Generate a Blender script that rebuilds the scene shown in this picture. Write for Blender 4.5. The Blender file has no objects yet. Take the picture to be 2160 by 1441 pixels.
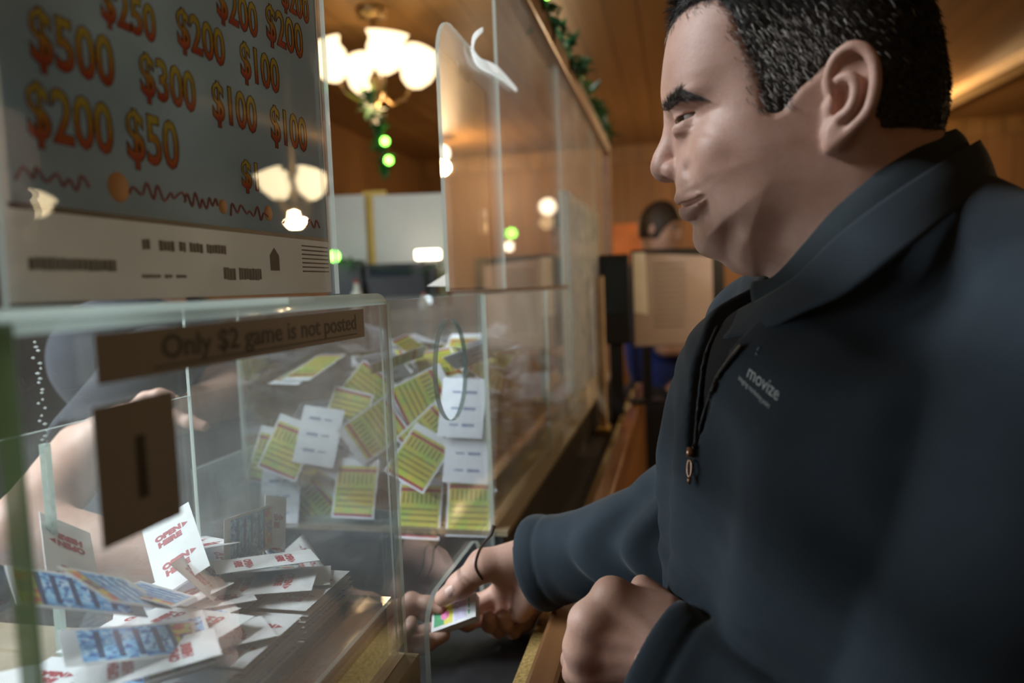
import bpy, bmesh, math, random
import numpy as np
from mathutils import Vector, Matrix
from mathutils.bvhtree import BVHTree
random.seed(7); RNG = np.random.default_rng(7)
SC = bpy.context.scene
COL = SC.collection
# ------------------------------------------------------------------ camera model (2160 x 1441)
FPX = 1560.0; CX, CY = 1080.0, 720.5
CZ = 1.45
ROLL = math.radians(2.2)
PITCH = math.atan((math.cos(ROLL) * 130.5 - math.sin(ROLL) * 345.0) / FPX)
CAM = np.array([0, 0, CZ])
FW = np.array([0, math.cos(PITCH), -math.sin(PITCH)])
_u0 = np.array([0, math.sin(PITCH), math.cos(PITCH)]); _x0 = np.array([1.0, 0, 0])
RT = _x0 * math.cos(ROLL) - _u0 * math.sin(ROLL)
UPV = _u0 * math.cos(ROLL) + _x0 * math.sin(ROLL)
def ray(px, py):
    return RT * ((px - CX) / FPX) + FW + UPV * ((CY - py) / FPX)
def P(px, py, d):
    return CAM + ray(px, py) * d
# ------------------------------------------------------------------ counter frame: s along, t towards customers, z up
_vp = ray(1425, 590); PSI = math.atan2(_vp[0], _vp[1])
DS = np.array([math.sin(PSI), math.cos(PSI), 0]); DT = np.array([math.cos(PSI), -math.sin(PSI), 0])
def CW(s, t, z):
    return DS * s + DT * t + np.array([0, 0, z])
def on_t(px, py, t):
    r = ray(px, py); k = t / (r @ DT); p = CAM + r * k
    return (p @ DS, t, p[2])
def on_s(px, py, s):
    r = ray(px, py); k = s / (r @ DS); p = CAM + r * k
    return (s, p @ DT, p[2])
def on_z(px, py, z):
    r = ray(px, py); k = (z - CZ) / r[2]; p = CAM + r * k
    return (p @ DS, p @ DT, z)
CROT = -PSI   # z rotation that takes local y to DS and local x to DT
def CM(s, t, z):
    return Matrix.Translation(Vector(CW(s, t, z))) @ Matrix.Rotation(CROT, 4, 'Z')
# ------------------------------------------------------------------ objects
def tag(o, label=None, cat=None, group=None, kind=None):
    if label: o['label'] = label
    if cat: o['category'] = cat
    if group: o['group'] = group
    if kind: o['kind'] = kind
    return o
def empty(name, label=None, cat=None, group=None, mat=None, kind=None):
    o = bpy.data.objects.new(name, None); COL.objects.link(o); o.empty_display_size = .05
    if mat is not None: o.matrix_world = mat
    return tag(o, label, cat, group, kind)
def link_mesh(name, me, mats=(), parent=None, smooth=False):
    for m in mats: me.materials.append(m)
    o = bpy.data.objects.new(name, me); COL.objects.link(o)
    if parent is not None:
        o.parent = parent
    if smooth:
        me.polygons.foreach_set('use_smooth', [True] * len(me.polygons))
    return o
def arr_mesh(name, V, Q, mats=(), parent=None, smooth=True, mi=None):
    """V (n,3) array, Q (m,k) int array"""
    V = np.asarray(V, np.float32); Q = np.asarray(Q, np.int32); k = Q.shape[1]
    me = bpy.data.meshes.new(name)
    me.vertices.add(len(V)); me.vertices.foreach_set('co', V.ravel())
    me.loops.add(Q.size); me.loops.foreach_set('vertex_index', Q.ravel())
    me.polygons.add(len(Q)); me.polygons.foreach_set('loop_start', np.arange(0, Q.size, k, dtype=np.int32))
    if mi is not None: me.polygons.foreach_set('material_index', np.asarray(mi, np.int32))
    me.polygons.foreach_set('use_smooth', np.full(len(Q), smooth, bool))
    me.update(calc_edges=True); me.validate()
    return link_mesh(name, me, mats, parent)
class MB:
    """collects shapes in one bmesh"""
    def __init__(s): s.bm = bmesh.new()
    def face(s, pts, mi=0):
        f = s.bm.faces.new([s.bm.verts.new(Vector(p)) for p in pts]); f.material_index = mi; return f
    def box(s, lo, hi, mi=0, M=None, edge_mi=None, thin=None, bev=0):
        lo = np.array(lo, float); hi = np.array(hi, float)
        c = [(x, y, z) for x in (lo[0], hi[0]) for y in (lo[1], hi[1]) for z in (lo[2], hi[2])]
        vs = [s.bm.verts.new((M @ Vector(p)) if M is not None else Vector(p)) for p in c]
        F = [((0, 1, 3, 2), 0), ((4, 6, 7, 5), 0), ((0, 4, 5, 1), 1), ((2, 3, 7, 6), 1), ((0, 2, 6, 4), 2), ((1, 5, 7, 3), 2)]
        fs = []
        for idx, ax in F:
            f = s.bm.faces.new([vs[i] for i in idx]); f.material_index = mi; fs.append(f)
            if edge_mi is not None and thin is not None and ax != thin: f.material_index = edge_mi
        if bev:
            es = {e for f in fs for e in f.edges}
            bmesh.ops.bevel(s.bm, geom=list(es), offset=bev, segments=2, affect='EDGES', profile=.5)
        return s
    def tube(s, pts, r, n=8, mi=0, cap=True):
        pts = [Vector(p) for p in pts]
        rs = r if hasattr(r, '__len__') else [r] * len(pts)
        up = Vector((0, 0, 1)); rings = []
        t0 = (pts[1] - pts[0]).normalized()
        u = t0.cross(up)
        if u.length < 1e-3: u = t0.cross(Vector((1, 0, 0)))
        u.normalize()
        for i, p in enumerate(pts):
            t = (pts[min(i + 1, len(pts) - 1)] - pts[max(i - 1, 0)]).normalized()
            u = (u - t * u.dot(t)).normalized(); v = t.cross(u)
            rings.append([s.bm.verts.new(p + (u * math.cos(a) + v * math.sin(a)) * rs[i]) for a in [2 * math.pi * j / n for j in range(n)]])
        for a, b in zip(rings, rings[1:]):
            for j in range(n):
                f = s.bm.faces.new((a[j], a[(j + 1) % n], b[(j + 1) % n], b[j])); f.material_index = mi; f.smooth = True
        if cap:
            for rg in (rings[0][::-1], rings[-1]):
                f = s.bm.faces.new(rg); f.material_index = mi
        return s
    def lathe(s, prof, n=20, mi=0, M=None):
        rings = []
        for r, z in prof:
            if r < 1e-6:
                p = Vector((0, 0, z)); rings.append([s.bm.verts.new(M @ p if M is not None else p)]); continue
            ring = []
            for j in range(n):
                a = 2 * math.pi * j / n; p = Vector((r * math.cos(a), r * math.sin(a), z))
                ring.append(s.bm.verts.new(M @ p if M is not None else p))
            rings.append(ring)
        for a, b in zip(rings, rings[1:]):
            for j in range(n):
                q = []
                for v in (a[j % len(a)], a[(j + 1) % n % len(a)], b[(j + 1) % n % len(b)], b[j % len(b)]):
                    if v not in q: q.append(v)
                if len(q) > 2:
                    f = s.bm.faces.new(q); f.material_index = mi; f.smooth = True
        return s
    def prism(s, poly, ext, mi=0, emi=None, M=None):
        """poly: list of 3d points (planar), ext: vector"""
        ext = Vector(ext); tr = (lambda p: M @ Vector(p)) if M is not None else (lambda p: Vector(p))
        ex = (M.to_3x3() @ ext) if M is not None else ext
        a = [s.bm.verts.new(tr(p)) for p in poly]; b = [s.bm.verts.new(tr(p) + ex) for p in poly]
        f = s.bm.faces.new(a[::-1]); f.material_index = mi
        f = s.bm.faces.new(b); f.material_index = mi
        n = len(a)
        for i in range(n):
            f = s.bm.faces.new((a[i], a[(i + 1) % n], b[(i + 1) % n], b[i])); f.material_index = mi if emi is None else emi
        return s
    def build(s, name, mats, parent=None, fixn=True, smooth=False):
        if fixn: bmesh.ops.recalc_face_normals(s.bm, faces=s.bm.faces)
        me = bpy.data.meshes.new(name); s.bm.to_mesh(me); s.bm.free()
        if not isinstance(mats, (list, tuple)): mats = [mats]
        return link_mesh(name, me, mats, parent, smooth)
def text_bm(mb, txt, size, M, mi=0, ext=0.0002, align='CENTER', sx=1.0, offset=0.0, lean=0.0, stroke=0):
    cu = bpy.data.curves.new('t', 'FONT'); cu.body = txt; cu.size = size; cu.align_x = align; cu.extrude = ext
    cu.offset = offset; cu.shear = lean; cu.resolution_u = 3
    if stroke: cu.fill_mode = 'NONE'; cu.bevel_depth = stroke * size; cu.bevel_resolution = 0
    o = bpy.data.objects.new('t', cu); COL.objects.link(o)
    dg = bpy.context.evaluated_depsgraph_get(); me = bpy.data.meshes.new_from_object(o.evaluated_get(dg))
    bpy.data.objects.remove(o); bpy.data.curves.remove(cu)
    n0 = len(mb.bm.faces); nv = len(mb.bm.verts)
    mb.bm.from_mesh(me); mb.bm.verts.ensure_lookup_table(); mb.bm.faces.ensure_lookup_table()
    for v in mb.bm.verts[nv:]:
        v.co = M @ Vector((v.co.x * sx, v.co.y, v.co.z))
    for f in mb.bm.faces[n0:]: f.material_index = mi; f.smooth = False
    bpy.data.meshes.remove(me)
def copy_tree(o, parent=None):
    c = o.copy(); COL.objects.link(c)
    if parent is not None:
        c.parent = parent
    for ch in list(o.children): copy_tree(ch, c)
    return c
def catmull(pts, n=6, closed=False):
    pts = np.asarray(pts, float); N = len(pts); out = []
    for i in range(N if closed else N - 1):
        g = (lambda j: pts[j % N]) if closed else (lambda j: pts[min(max(j, 0), N - 1)])
        p0, p1, p2, p3 = g(i - 1), g(i), g(i + 1), g(i + 2)
        for k in range(n):
            t = k / n
            out.append(.5 * ((2 * p1) + (-p0 + p2) * t + (2 * p0 - 5 * p1 + 4 * p2 - p3) * t * t + (-p0 + 3 * p1 - 3 * p2 + p3) * t ** 3))
    if not closed: out.append(pts[-1])
    return np.array(out)
# ------------------------------------------------------------------ implicit surfaces
def surfnets(f, lo, h):
    s = f < 0
    nx, ny, nz = f.shape
    c = np.zeros((nx - 1, ny - 1, nz - 1), np.uint8)
    for i in (0, 1):
        for j in (0, 1):
            for k in (0, 1):
                c += s[i:nx - 1 + i, j:ny - 1 + j, k:nz - 1 + k]
    act = (c > 0) & (c < 8)
    I = np.argwhere(act)
    idx = np.full(act.shape, -1, np.int32); idx[act] = np.arange(len(I))
    corners = [(i, j, k) for i in (0, 1) for j in (0, 1) for k in (0, 1)]
    vals = np.stack([f[I[:, 0] + a, I[:, 1] + b, I[:, 2] + c_] for a, b, c_ in corners], 1).astype(np.float64)
    pos = np.zeros((len(I), 3)); cnt = np.zeros(len(I))
    ca = np.array(corners, float)
    for a in range(8):
        for b in range(a + 1, 8):
            if abs(ca[a] - ca[b]).sum() == 1:
                m = (vals[:, a] < 0) != (vals[:, b] < 0)
                t = vals[m, a] / (vals[m, a] - vals[m, b])
                pos[m] += ca[a] + (ca[b] - ca[a]) * t[:, None]; cnt[m] += 1
    V = (I + pos / cnt[:, None]) * h + np.asarray(lo)
    Q = []
    for ax in range(3):
        sl0 = [slice(None)] * 3; sl1 = [slice(None)] * 3
        sl0[ax] = slice(0, -1); sl1[ax] = slice(1, None)
        d = s[tuple(sl0)] != s[tuple(sl1)]
        o1, o2 = [(1, 2), (2, 0), (0, 1)][ax]
        E = np.argwhere(d)
        E = E[(E[:, o1] > 0) & (E[:, o2] > 0) & (E[:, o1] < f.shape[o1] - 1) & (E[:, o2] < f.shape[o2] - 1)]
        def g(d1, d2):
            J = E.copy(); J[:, o1] -= d1; J[:, o2] -= d2
            return idx[J[:, 0], J[:, 1], J[:, 2]]
        q = np.stack([g(1, 1), g(0, 1), g(0, 0), g(1, 0)], 1)
        neg = s[E[:, 0], E[:, 1], E[:, 2]]
        q[~neg] = q[~neg][:, ::-1]
        Q.append(q)
    return V, np.concatenate(Q)
def smin(a, b, k):
    if k <= 0: return np.minimum(a, b)
    h = np.maximum(k - np.abs(a - b), 0) / k
    return np.minimum(a, b) - h * h * k * .25
def smax(a, b, k): return -smin(-a, -b, k)
class Field:
    def __init__(s, lo, hi, h):
        s.lo = np.array(lo, float); s.h = h
        s.n = np.ceil((np.array(hi) - s.lo) / h).astype(int) + 1
        s.ax = [(s.lo[i] + np.arange(s.n[i]) * h).astype(np.float32) for i in range(3)]
        s.f = np.full(tuple(s.n), .2, np.float32)
    def sub(s, lo, hi):
        sl = []
        for i in range(3):
            a = int(max(0, math.floor((lo[i] - s.lo[i]) / s.h))); b = int(min(s.n[i], math.ceil((hi[i] - s.lo[i]) / s.h) + 1))
            if b <= a: return None, None
            sl.append(slice(a, b))
        X = s.ax[0][sl[0]][:, None, None]; Y = s.ax[1][sl[1]][None, :, None]; Z = s.ax[2][sl[2]][None, None, :]
        return tuple(sl), (X, Y, Z)
    def comb(s, sl, d, k, op):
        if op == 'u': s.f[sl] = smin(s.f[sl], d, k)
        elif op == 's': s.f[sl] = smax(s.f[sl], -d, k)
        elif op == 'i': s.f[sl] = smax(s.f[sl], d, k)
    def cap(s, a, b, ra, rb=None, k=.01, op='u', m=.025):
        a = np.array(a, float); b = np.array(b, float); rb = ra if rb is None else rb
        mg = max(ra, rb) + k + m
        sl, c = s.sub(np.minimum(a, b) - mg, np.maximum(a, b) + mg)
        if sl is None: return s
        ab = b - a; L2 = max(ab @ ab, 1e-9)
        X, Y, Z = c
        h = np.clip(((X - a[0]) * ab[0] + (Y - a[1]) * ab[1] + (Z - a[2]) * ab[2]) / L2, 0, 1)
        d = np.sqrt((X - a[0] - h * ab[0]) ** 2 + (Y - a[1] - h * ab[1]) ** 2 + (Z - a[2] - h * ab[2]) ** 2) - (ra + (rb - ra) * h)
        s.comb(sl, d, k, op); return s
    def chain(s, pts, rs, k=.01, op='u'):
        for i in range(len(pts) - 1): s.cap(pts[i], pts[i + 1], rs[i], rs[i + 1], k, op)
        return s
    def ell(s, c, r, A=None, k=.01, op='u', m=.02):
        c = np.array(c, float); r = np.array(r, float); A = np.eye(3) if A is None else np.array(A, float)
        mg = r.max() + k + m
        sl, g = s.sub(c - mg, c + mg)
        if sl is None: return s
        X, Y, Z = g[0] - c[0], g[1] - c[1], g[2] - c[2]
        u = [X * A[i][0] + Y * A[i][1] + Z * A[i][2] for i in range(3)]
        k0 = np.sqrt((u[0] / r[0]) ** 2 + (u[1] / r[1]) ** 2 + (u[2] / r[2]) ** 2)
        k1 = np.sqrt((u[0] / r[0] ** 2) ** 2 + (u[1] / r[1] ** 2) ** 2 + (u[2] / r[2] ** 2) ** 2) + 1e-9
        s.comb(sl, k0 * (k0 - 1) / k1, k, op); return s
    def mesh(s): return surfnets(s.f, s.lo, s.h)
def poly_sdf(P2, X, Y):
    """signed distance of polygon P2 (n,2) on arrays"""
    d = np.full(X.shape, 1e9); ins = np.zeros(X.shape, bool); n = len(P2)
    for i in range(n):
        a = P2[i]; b = P2[(i + 1) % n]; e = b - a
        wx, wy = X - a[0], Y - a[1]
        h = np.clip((wx * e[0] + wy * e[1]) / max(e @ e, 1e-12), 0, 1)
        d = np.minimum(d, (wx - e[0] * h) ** 2 + (wy - e[1] * h) ** 2)
        c = ((a[1] <= Y) != (b[1] <= Y))
        with np.errstate(divide='ignore', invalid='ignore'):
            xi = a[0] + (Y - a[1]) * e[0] / (e[1] if e[1] != 0 else 1e-12)
        ins ^= c & (X < xi)
    d = np.sqrt(d); d[ins] *= -1
    return d
def sstep(a, b, x):
    t = np.clip((x - a) / (b - a), 0, 1); return t * t * (3 - 2 * t)
# ------------------------------------------------------------------ materials
class NT:
    def __init__(s, name):
        s.m = bpy.data.materials.new(name); s.m.use_nodes = True; s.t = s.m.node_tree; s.t.nodes.clear()
        s.out = s.n('ShaderNodeOutputMaterial')
    def n(s, typ, ins=None, **kw):
        o = s.t.nodes.new(typ)
        for k, v in kw.items(): setattr(o, k, v)
        for k, v in (ins or {}).items():
            if hasattr(v, 'is_output'): s.t.links.new(v, o.inputs[k])
            else: o.inputs[k].default_value = v
        return o
    def l(s, a, b): s.t.links.new(a, b)
    def surf(s, sh): s.l(sh.outputs[0], s.out.inputs['Surface']); return s.m
    def math(s, op, a, b=None, c=None):
        o = s.n('ShaderNodeMath', operation=op)
        for i, v in enumerate((a, b, c)):
            if v is None: continue
            if hasattr(v, 'is_output'): s.l(v, o.inputs[i])
            else: o.inputs[i].default_value = v
        return o.outputs[0]
    def ramp(s, fac, stops):
        r = s.n('ShaderNodeValToRGB', {'Fac': fac}); e = r.color_ramp.elements
        while len(e) < len(stops): e.new(.5)
        for i, (p, c) in enumerate(stops): e[i].position = p; e[i].color = (*c, 1) if len(c) == 3 else c
        return r.outputs[0]
    def noise(s, scale, detail=3, vec=None, rough=.5, dim='3D'):
        o = s.n('ShaderNodeTexNoise', {'Scale': scale, 'Detail': detail, 'Roughness': rough})
        if vec is not None: s.l(vec, o.inputs['Vector'])
        return o.outputs['Fac']
    def obj(s): return s.n('ShaderNodeTexCoord').outputs['Object']
    def bump(s, h, st=.3, d=.001):
        return s.n('ShaderNodeBump', {'Height': h, 'Strength': st, 'Distance': d}).outputs[0]
def lin(r, g, b):
    return tuple((c / 255 / 12.92) if c / 255 <= .04045 else ((c / 255 + .055) / 1.055) ** 2.4 for c in (r, g, b))
def plain(name, col, rough=.6, metal=0, var=.12, scale=60, spec=.5, bump=0, bd=.0005, emit=None, es=0, trans=0):
    t = NT(name); v = t.obj()
    nz = t.noise(scale, 4, v)
    c = t.ramp(nz, [(.25, tuple(x * (1 - var) for x in col)), (.75, tuple(min(1, x * (1 + var)) for x in col))])
    b = t.n('ShaderNodeBsdfPrincipled', {'Base Color': c, 'Roughness': rough, 'Metallic': metal, 'Specular IOR Level': spec})
    if bump: t.l(t.bump(nz, bump, bd), b.inputs['Normal'])
    if emit: b.inputs['Emission Color'].default_value = (*emit, 1); b.inputs['Emission Strength'].default_value = es
    return t.surf(b)
def wood(name, c1, c2, scale=8, stretch=(1, .08, 1), rough=.4, planks=None, coat=.0):
    t = NT(name); v = t.obj()
    mp = t.n('ShaderNodeMapping', {'Vector': v, 'Scale': (scale * stretch[0], scale * stretch[1], scale * stretch[2])}).outputs[0]
    nz = t.noise(3.0, 6, mp, .6); n2 = t.noise(14, 3, mp, .5)
    f = t.math('ADD', t.math('MULTIPLY', nz, .75), t.math('MULTIPLY', n2, .25))
    c = t.ramp(f, [(.3, c1), (.7, c2)])
    if planks:
        w = t.n('ShaderNodeSeparateXYZ', {'Vector': v}).outputs[planks[0]]
        fr = t.math('FRACT', t.math('MULTIPLY', w, 1 / planks[1]))
        gap = t.math('LESS_THAN', fr, planks[2])
        mx = t.n('ShaderNodeMix', data_type='RGBA')
        t.l(gap, mx.inputs[0]); t.l(c, mx.inputs[6]); mx.inputs[7].default_value = (*[x * .3 for x in c1], 1)
        c = mx.outputs[2]
    b = t.n('ShaderNodeBsdfPrincipled', {'Base Color': c, 'Roughness': rough, 'Coat Weight': coat})
    t.l(t.bump(f, .15, .002), b.inputs['Normal'])
    return t.surf(b)
def acrylic(name, tint=(.978, .988, .984), haze=.03, pw=5.0, rough=.015, hazecol=(.75, .78, .76), smudge=.0):
    t = NT(name)
    fac = t.n('ShaderNodeLayerWeight', {'Blend': .5}).outputs['Facing']
    fr = t.math('ADD', t.math('MULTIPLY', t.math('POWER', fac, pw), .94), .04)
    tr = t.n('ShaderNodeBsdfTransparent', {'Color': (*tint, 1)})
    gl = t.n('ShaderNodeBsdfGlossy', {'Color': (1, 1, 1, 1), 'Roughness': rough})
    m = t.n('ShaderNodeMixShader', {0: fr}); t.l(tr.outputs[0], m.inputs[1]); t.l(gl.outputs[0], m.inputs[2])
    df = t.n('ShaderNodeBsdfDiffuse', {'Color': (*hazecol, 1)}); tl = t.n('ShaderNodeBsdfTranslucent', {'Color': (*hazecol, 1)})
    dm = t.n('ShaderNodeMixShader', {0: .5}); t.l(df.outputs[0], dm.inputs[1]); t.l(tl.outputs[0], dm.inputs[2])
    v = t.obj(); nz = t.noise(9, 5, v, .65); sp = t.noise(420, 2, v)
    hz = t.math('ADD', t.math('MULTIPLY', t.ramp(nz, [(.35, (.45,) * 3), (.8, (1.7,) * 3)]), haze), t.math('MULTIPLY', t.math('GREATER_THAN', sp, .74), .10))
    m2 = t.n('ShaderNodeMixShader', {0: hz}); t.l(m.outputs[0], m2.inputs[1]); t.l(dm.outputs[0], m2.inputs[2])
    return t.surf(m2)
def acrylic_edge(name, col=(.62, .70, .66), tr=.35):
    t = NT(name)
    a = t.n('ShaderNodeBsdfTransparent', {'Color': (.8, .86, .83, 1)})
    d = t.n('ShaderNodeBsdfDiffuse', {'Color': (*col, 1)}); l = t.n('ShaderNodeBsdfTranslucent', {'Color': (*col, 1)})
    g = t.n('ShaderNodeBsdfGlossy', {'Roughness': .12})
    m1 = t.n('ShaderNodeMixShader', {0: .5}); t.l(d.outputs[0], m1.inputs[1]); t.l(l.outputs[0], m1.inputs[2])
    m2 = t.n('ShaderNodeMixShader', {0: .12}); t.l(m1.outputs[0], m2.inputs[1]); t.l(g.outputs[0], m2.inputs[2])
    m3 = t.n('ShaderNodeMixShader', {0: tr}); t.l(m2.outputs[0], m3.inputs[1]); t.l(a.outputs[0], m3.inputs[2])
    return t.surf(m3)
def emitter(name, col, st):
    t = NT(name); e = t.n('ShaderNodeEmission', {'Color': (*col, 1), 'Strength': st}); return t.surf(e)
# ================================================================== the man in the dark quarter-zip jacket
HD = .63
HO = P(1690, 300, HD)
_th = math.atan((1690 - CX) / FPX)
HF = np.array([-math.cos(_th), math.sin(_th), 0]); HL = np.array([-math.sin(_th), -math.cos(_th), 0]); HZ = np.array([0, 0, 1.0])
def mk_frame(O, F, L):
    def S(px, py, lat=0.0):
        r = ray(px, py); k = ((O - CAM) @ L + lat) / (r @ L); p = CAM + r * k - O
        return np.array([p @ F, p[2], p @ L])
    def W(q):
        q = np.asarray(q, float); return O + q[..., 0:1] * F + q[..., 1:2] * HZ + q[..., 2:3] * L
    return S, W
HS, HW = mk_frame(HO, HF, HL)
def sk(name, c1, c2, c3, rough=.5):
    t = NT(name); v = t.obj()
    n1 = t.noise(26, 4, v, .55); n2 = t.noise(420, 3, v, .6); n3 = t.noise(1500, 2, v)
    c = t.ramp(n1, [(.3, c1), (.5, c2), (.72, c3)])
    mx = t.n('ShaderNodeMix', data_type='RGBA', blend_type='MULTIPLY'); mx.inputs[0].default_value = .25
    t.l(c, mx.inputs[6]); t.l(t.ramp(n2, [(.3, (.72, .66, .64)), (.7, (1.0, 1.0, 1.0))]), mx.inputs[7])
    b = t.n('ShaderNodeBsdfPrincipled', {'Base Color': mx.outputs[2], 'Roughness': rough, 'Subsurface Weight': .18, 'Subsurface Scale': .006, 'Specular IOR Level': .38})
    b.inputs['Subsurface Radius'].default_value = (1, .35, .2)
    h = t.math('ADD', t.math('MULTIPLY', n2, .7), t.math('MULTIPLY', n3, .3))
    t.l(t.bump(h, .25, .0012), b.inputs['Normal'])
    return t.surf(b)
M_skin = sk('skin', (.43, .24, .18), (.50, .295, .23), (.56, .345, .28))
M_skin_pale = sk('pale_skin', (.42, .25, .19), (.47, .29, .225), (.52, .335, .265), .5)
def fabric(name, c1, c2, rough=.85, weave=900, sheen=.08):
    t = NT(name); v = t.obj()
    n1 = t.noise(30, 3, v); n2 = t.noise(weave, 2, v)
    f = t.math('ADD', t.math('MULTIPLY', n1, .5), t.math('MULTIPLY', n2, .5))
    c = t.ramp(f, [(.3, c1), (.7, c2)])
    b = t.n('ShaderNodeBsdfPrincipled', {'Base Color': c, 'Roughness': rough, 'Sheen Weight': sheen, 'Sheen Roughness': .5, 'Specular IOR Level': .25})
    t.l(t.bump(n2, .2, .0006), b.inputs['Normal'])
    return t.surf(b)
M_jacket = fabric('navy_jacket_fabric', (.0105, .0165, .0235), (.0180, .0270, .0370))
M_collar = fabric('navy_collar_fabric', (.011, .017, .021), (.019, .027, .032))
M_black = fabric('black_knit', (.004, .004, .005), (.009, .009, .011), .95)
M_white_eye = plain('eye_white', (.34, .30, .28), .2, var=.05)
M_iris = plain('dark_iris', (.03, .018, .012), .1, var=.3, scale=900)
M_nail = plain('fingernail', (.62, .42, .36), .25, var=.05)
M_zip = plain('dark_zipper', (.03, .03, .032), .35, metal=.6, var=.3, scale=1500)
M_pull = plain('copper_zip_pull', (.25, .14, .09), .3, metal=.9)

PROF = [(1428, 40), (1414, 75), (1408, 100), (1402, 135), (1398, 170), (1396, 200), (1398, 222), (1404, 246), (1409, 262), (1414, 282), (1421, 305), (1428, 332),
        (1430, 355), (1428, 378), (1427, 392), (1428, 404), (1427, 415), (1427, 425), (1433, 432), (1440, 440), (1440, 450), (1447, 461), (1459, 470), (1463, 482), (1462, 503), (1466, 520),
        (1476, 534), (1491, 543), (1519, 552), (1537, 567), (1556, 578), (1588, 584), (1625, 588), (1660, 660), (1690, 800), (2010, 800), (2030, 560), (2020, 400), (2004, 315), (1996, 275),
        (2004, 245), (2008, 215), (2006, 175), (1996, 125), (1984, 70), (1962, 10), (1920, -45), (1850, -85), (1750, -110), (1640, -110), (1540, -80), (1480, -40), (1445, 0)]
HAIRM = [(1370, 70, 0), (1411, 80, 0), (1440, 46, .02), (1478, 24, .035), (1520, 16, .05), (1548, 44, .058), (1566, 92, .063), (1592, 140, .066), (1605, 190, .068), (1612, 240, .070), (1634, 246, .071), (1656, 236, .071),
         (1668, 214, .072), (1690, 186, .074), (1722, 160, .075), (1752, 128, .076), (1790, 112, .077), (1838, 130, .077), (1850, 180, .076), (1846, 240, .074), (1856, 268, .072), (1880, 290, .066), (1935, 296, .05), (2000, 276, 0), (2060, 276, 0), (2060, -200, 0), (1370, -200, 0)]
def hp(L_, n=4): return catmull([HS(*p)[:2] for p in L_], n, True)
HPOLY = hp(PROF); HMASK = np.array([HS(*p)[:2] for p in HAIRM])
hy = lambda y: HS(1690, y)[1]
_bys = [hy(y) for y in (900, 700, 600, 540, 470, 400, 330, 250, 150, 50, -120)]
_bw = [.075, .072, .073, .073, .075, .077, .078, .077, .077, .078, .078]
def head_field(A, B):
    """2d maps on grid A,B -> q ratio, half width W, bump, hair thickness"""
    d = poly_sdf(HPOLY, A, B)
    hm = poly_sdf(HMASK, A, B)
    W = np.interp(B, _bys, _bw)
    bump = np.zeros_like(A)
    def g(px, py, sx, sy, h, rot=0):
        nonlocal bump
        c = HS(px, py, .05); m = .0004
        u = (A - c[0]); v = (B - c[1]); cr, sr = math.cos(rot), math.sin(rot)
        uu = u * cr + v * sr; vv = -u * sr + v * cr
        bump = bump + h * np.exp(-.5 * ((uu / (sx * m)) ** 2 + (vv / (sy * m)) ** 2))
    g(1448, 250, 34, 22, -.0105)          # eye socket
    g(1440, 205, 30, 12, .0030)           # brow ridge
    g(1520, 215, 30, 40, -.0035)          # temple
    g(1492, 318, 34, 34, .0058)           # cheek apple
    g(1470, 372, 20, 22, .0015)
    g(1560, 420, 60, 60, .0025)           # jowl
    g(1452, 358, 11, 24, -.0038)          # beside the nose
    g(1478, 284, 26, 6, -.0013, .35)      # fold under the eye
    g(1446, 300, 12, 18, -.004)           # side of the nose root
    g(1466, 430, 26, 34, -.0035)          # muzzle round the mouth
    g(1470, 500, 30, 22, -.003)
    # creases as polylines
    def crease(pts, w, h):
        nonlocal bump
        pl = catmull([HS(x, y, .055)[:2] for x, y in pts], 5); dd = np.full(A.shape, 1e9)
        for a, b in zip(pl, pl[1:]):
            e = b - a; hh = np.clip(((A - a[0]) * e[0] + (B - a[1]) * e[1]) / (e @ e + 1e-12), 0, 1)
            dd = np.minimum(dd, (A - a[0] - hh * e[0]) ** 2 + (B - a[1] - hh * e[1]) ** 2)
        bump = bump + h * np.exp(-.5 * dd / w ** 2)
    crease([(1449, 352), (1466, 378), (1482, 408), (1492, 436), (1500, 458)], .0034, -.0026)
    crease([(1478, 246), (1500, 236), (1520, 233)], .0018, -.0010)
    crease([(1540, 486), (1534, 512), (1534, 545), (1537, 568)], .0055, -.0045)
    crease([(1538, 480), (1580, 492), (1640, 490)], .008, -.0018)
    crease([(1452, 282), (1474, 284), (1494, 272)], .0014, -.0005)
    return d, hm, W, bump
def surf_l(px, py):
    """half width of the face where the photograph shows this point"""
    l = .04
    for _ in range(8):
        q = HS(px, py, l); A_, B_ = np.array([[q[0]]]), np.array([[q[1]]])
        d, hm, W, bump = head_field(A_, B_)
        t = min(1.0, max(0, 1 + d[0, 0] / .078)); l = .5 * l + .5 * max(0, W[0, 0] * math.sqrt(1 - t * t) + bump[0, 0])
    return l
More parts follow.
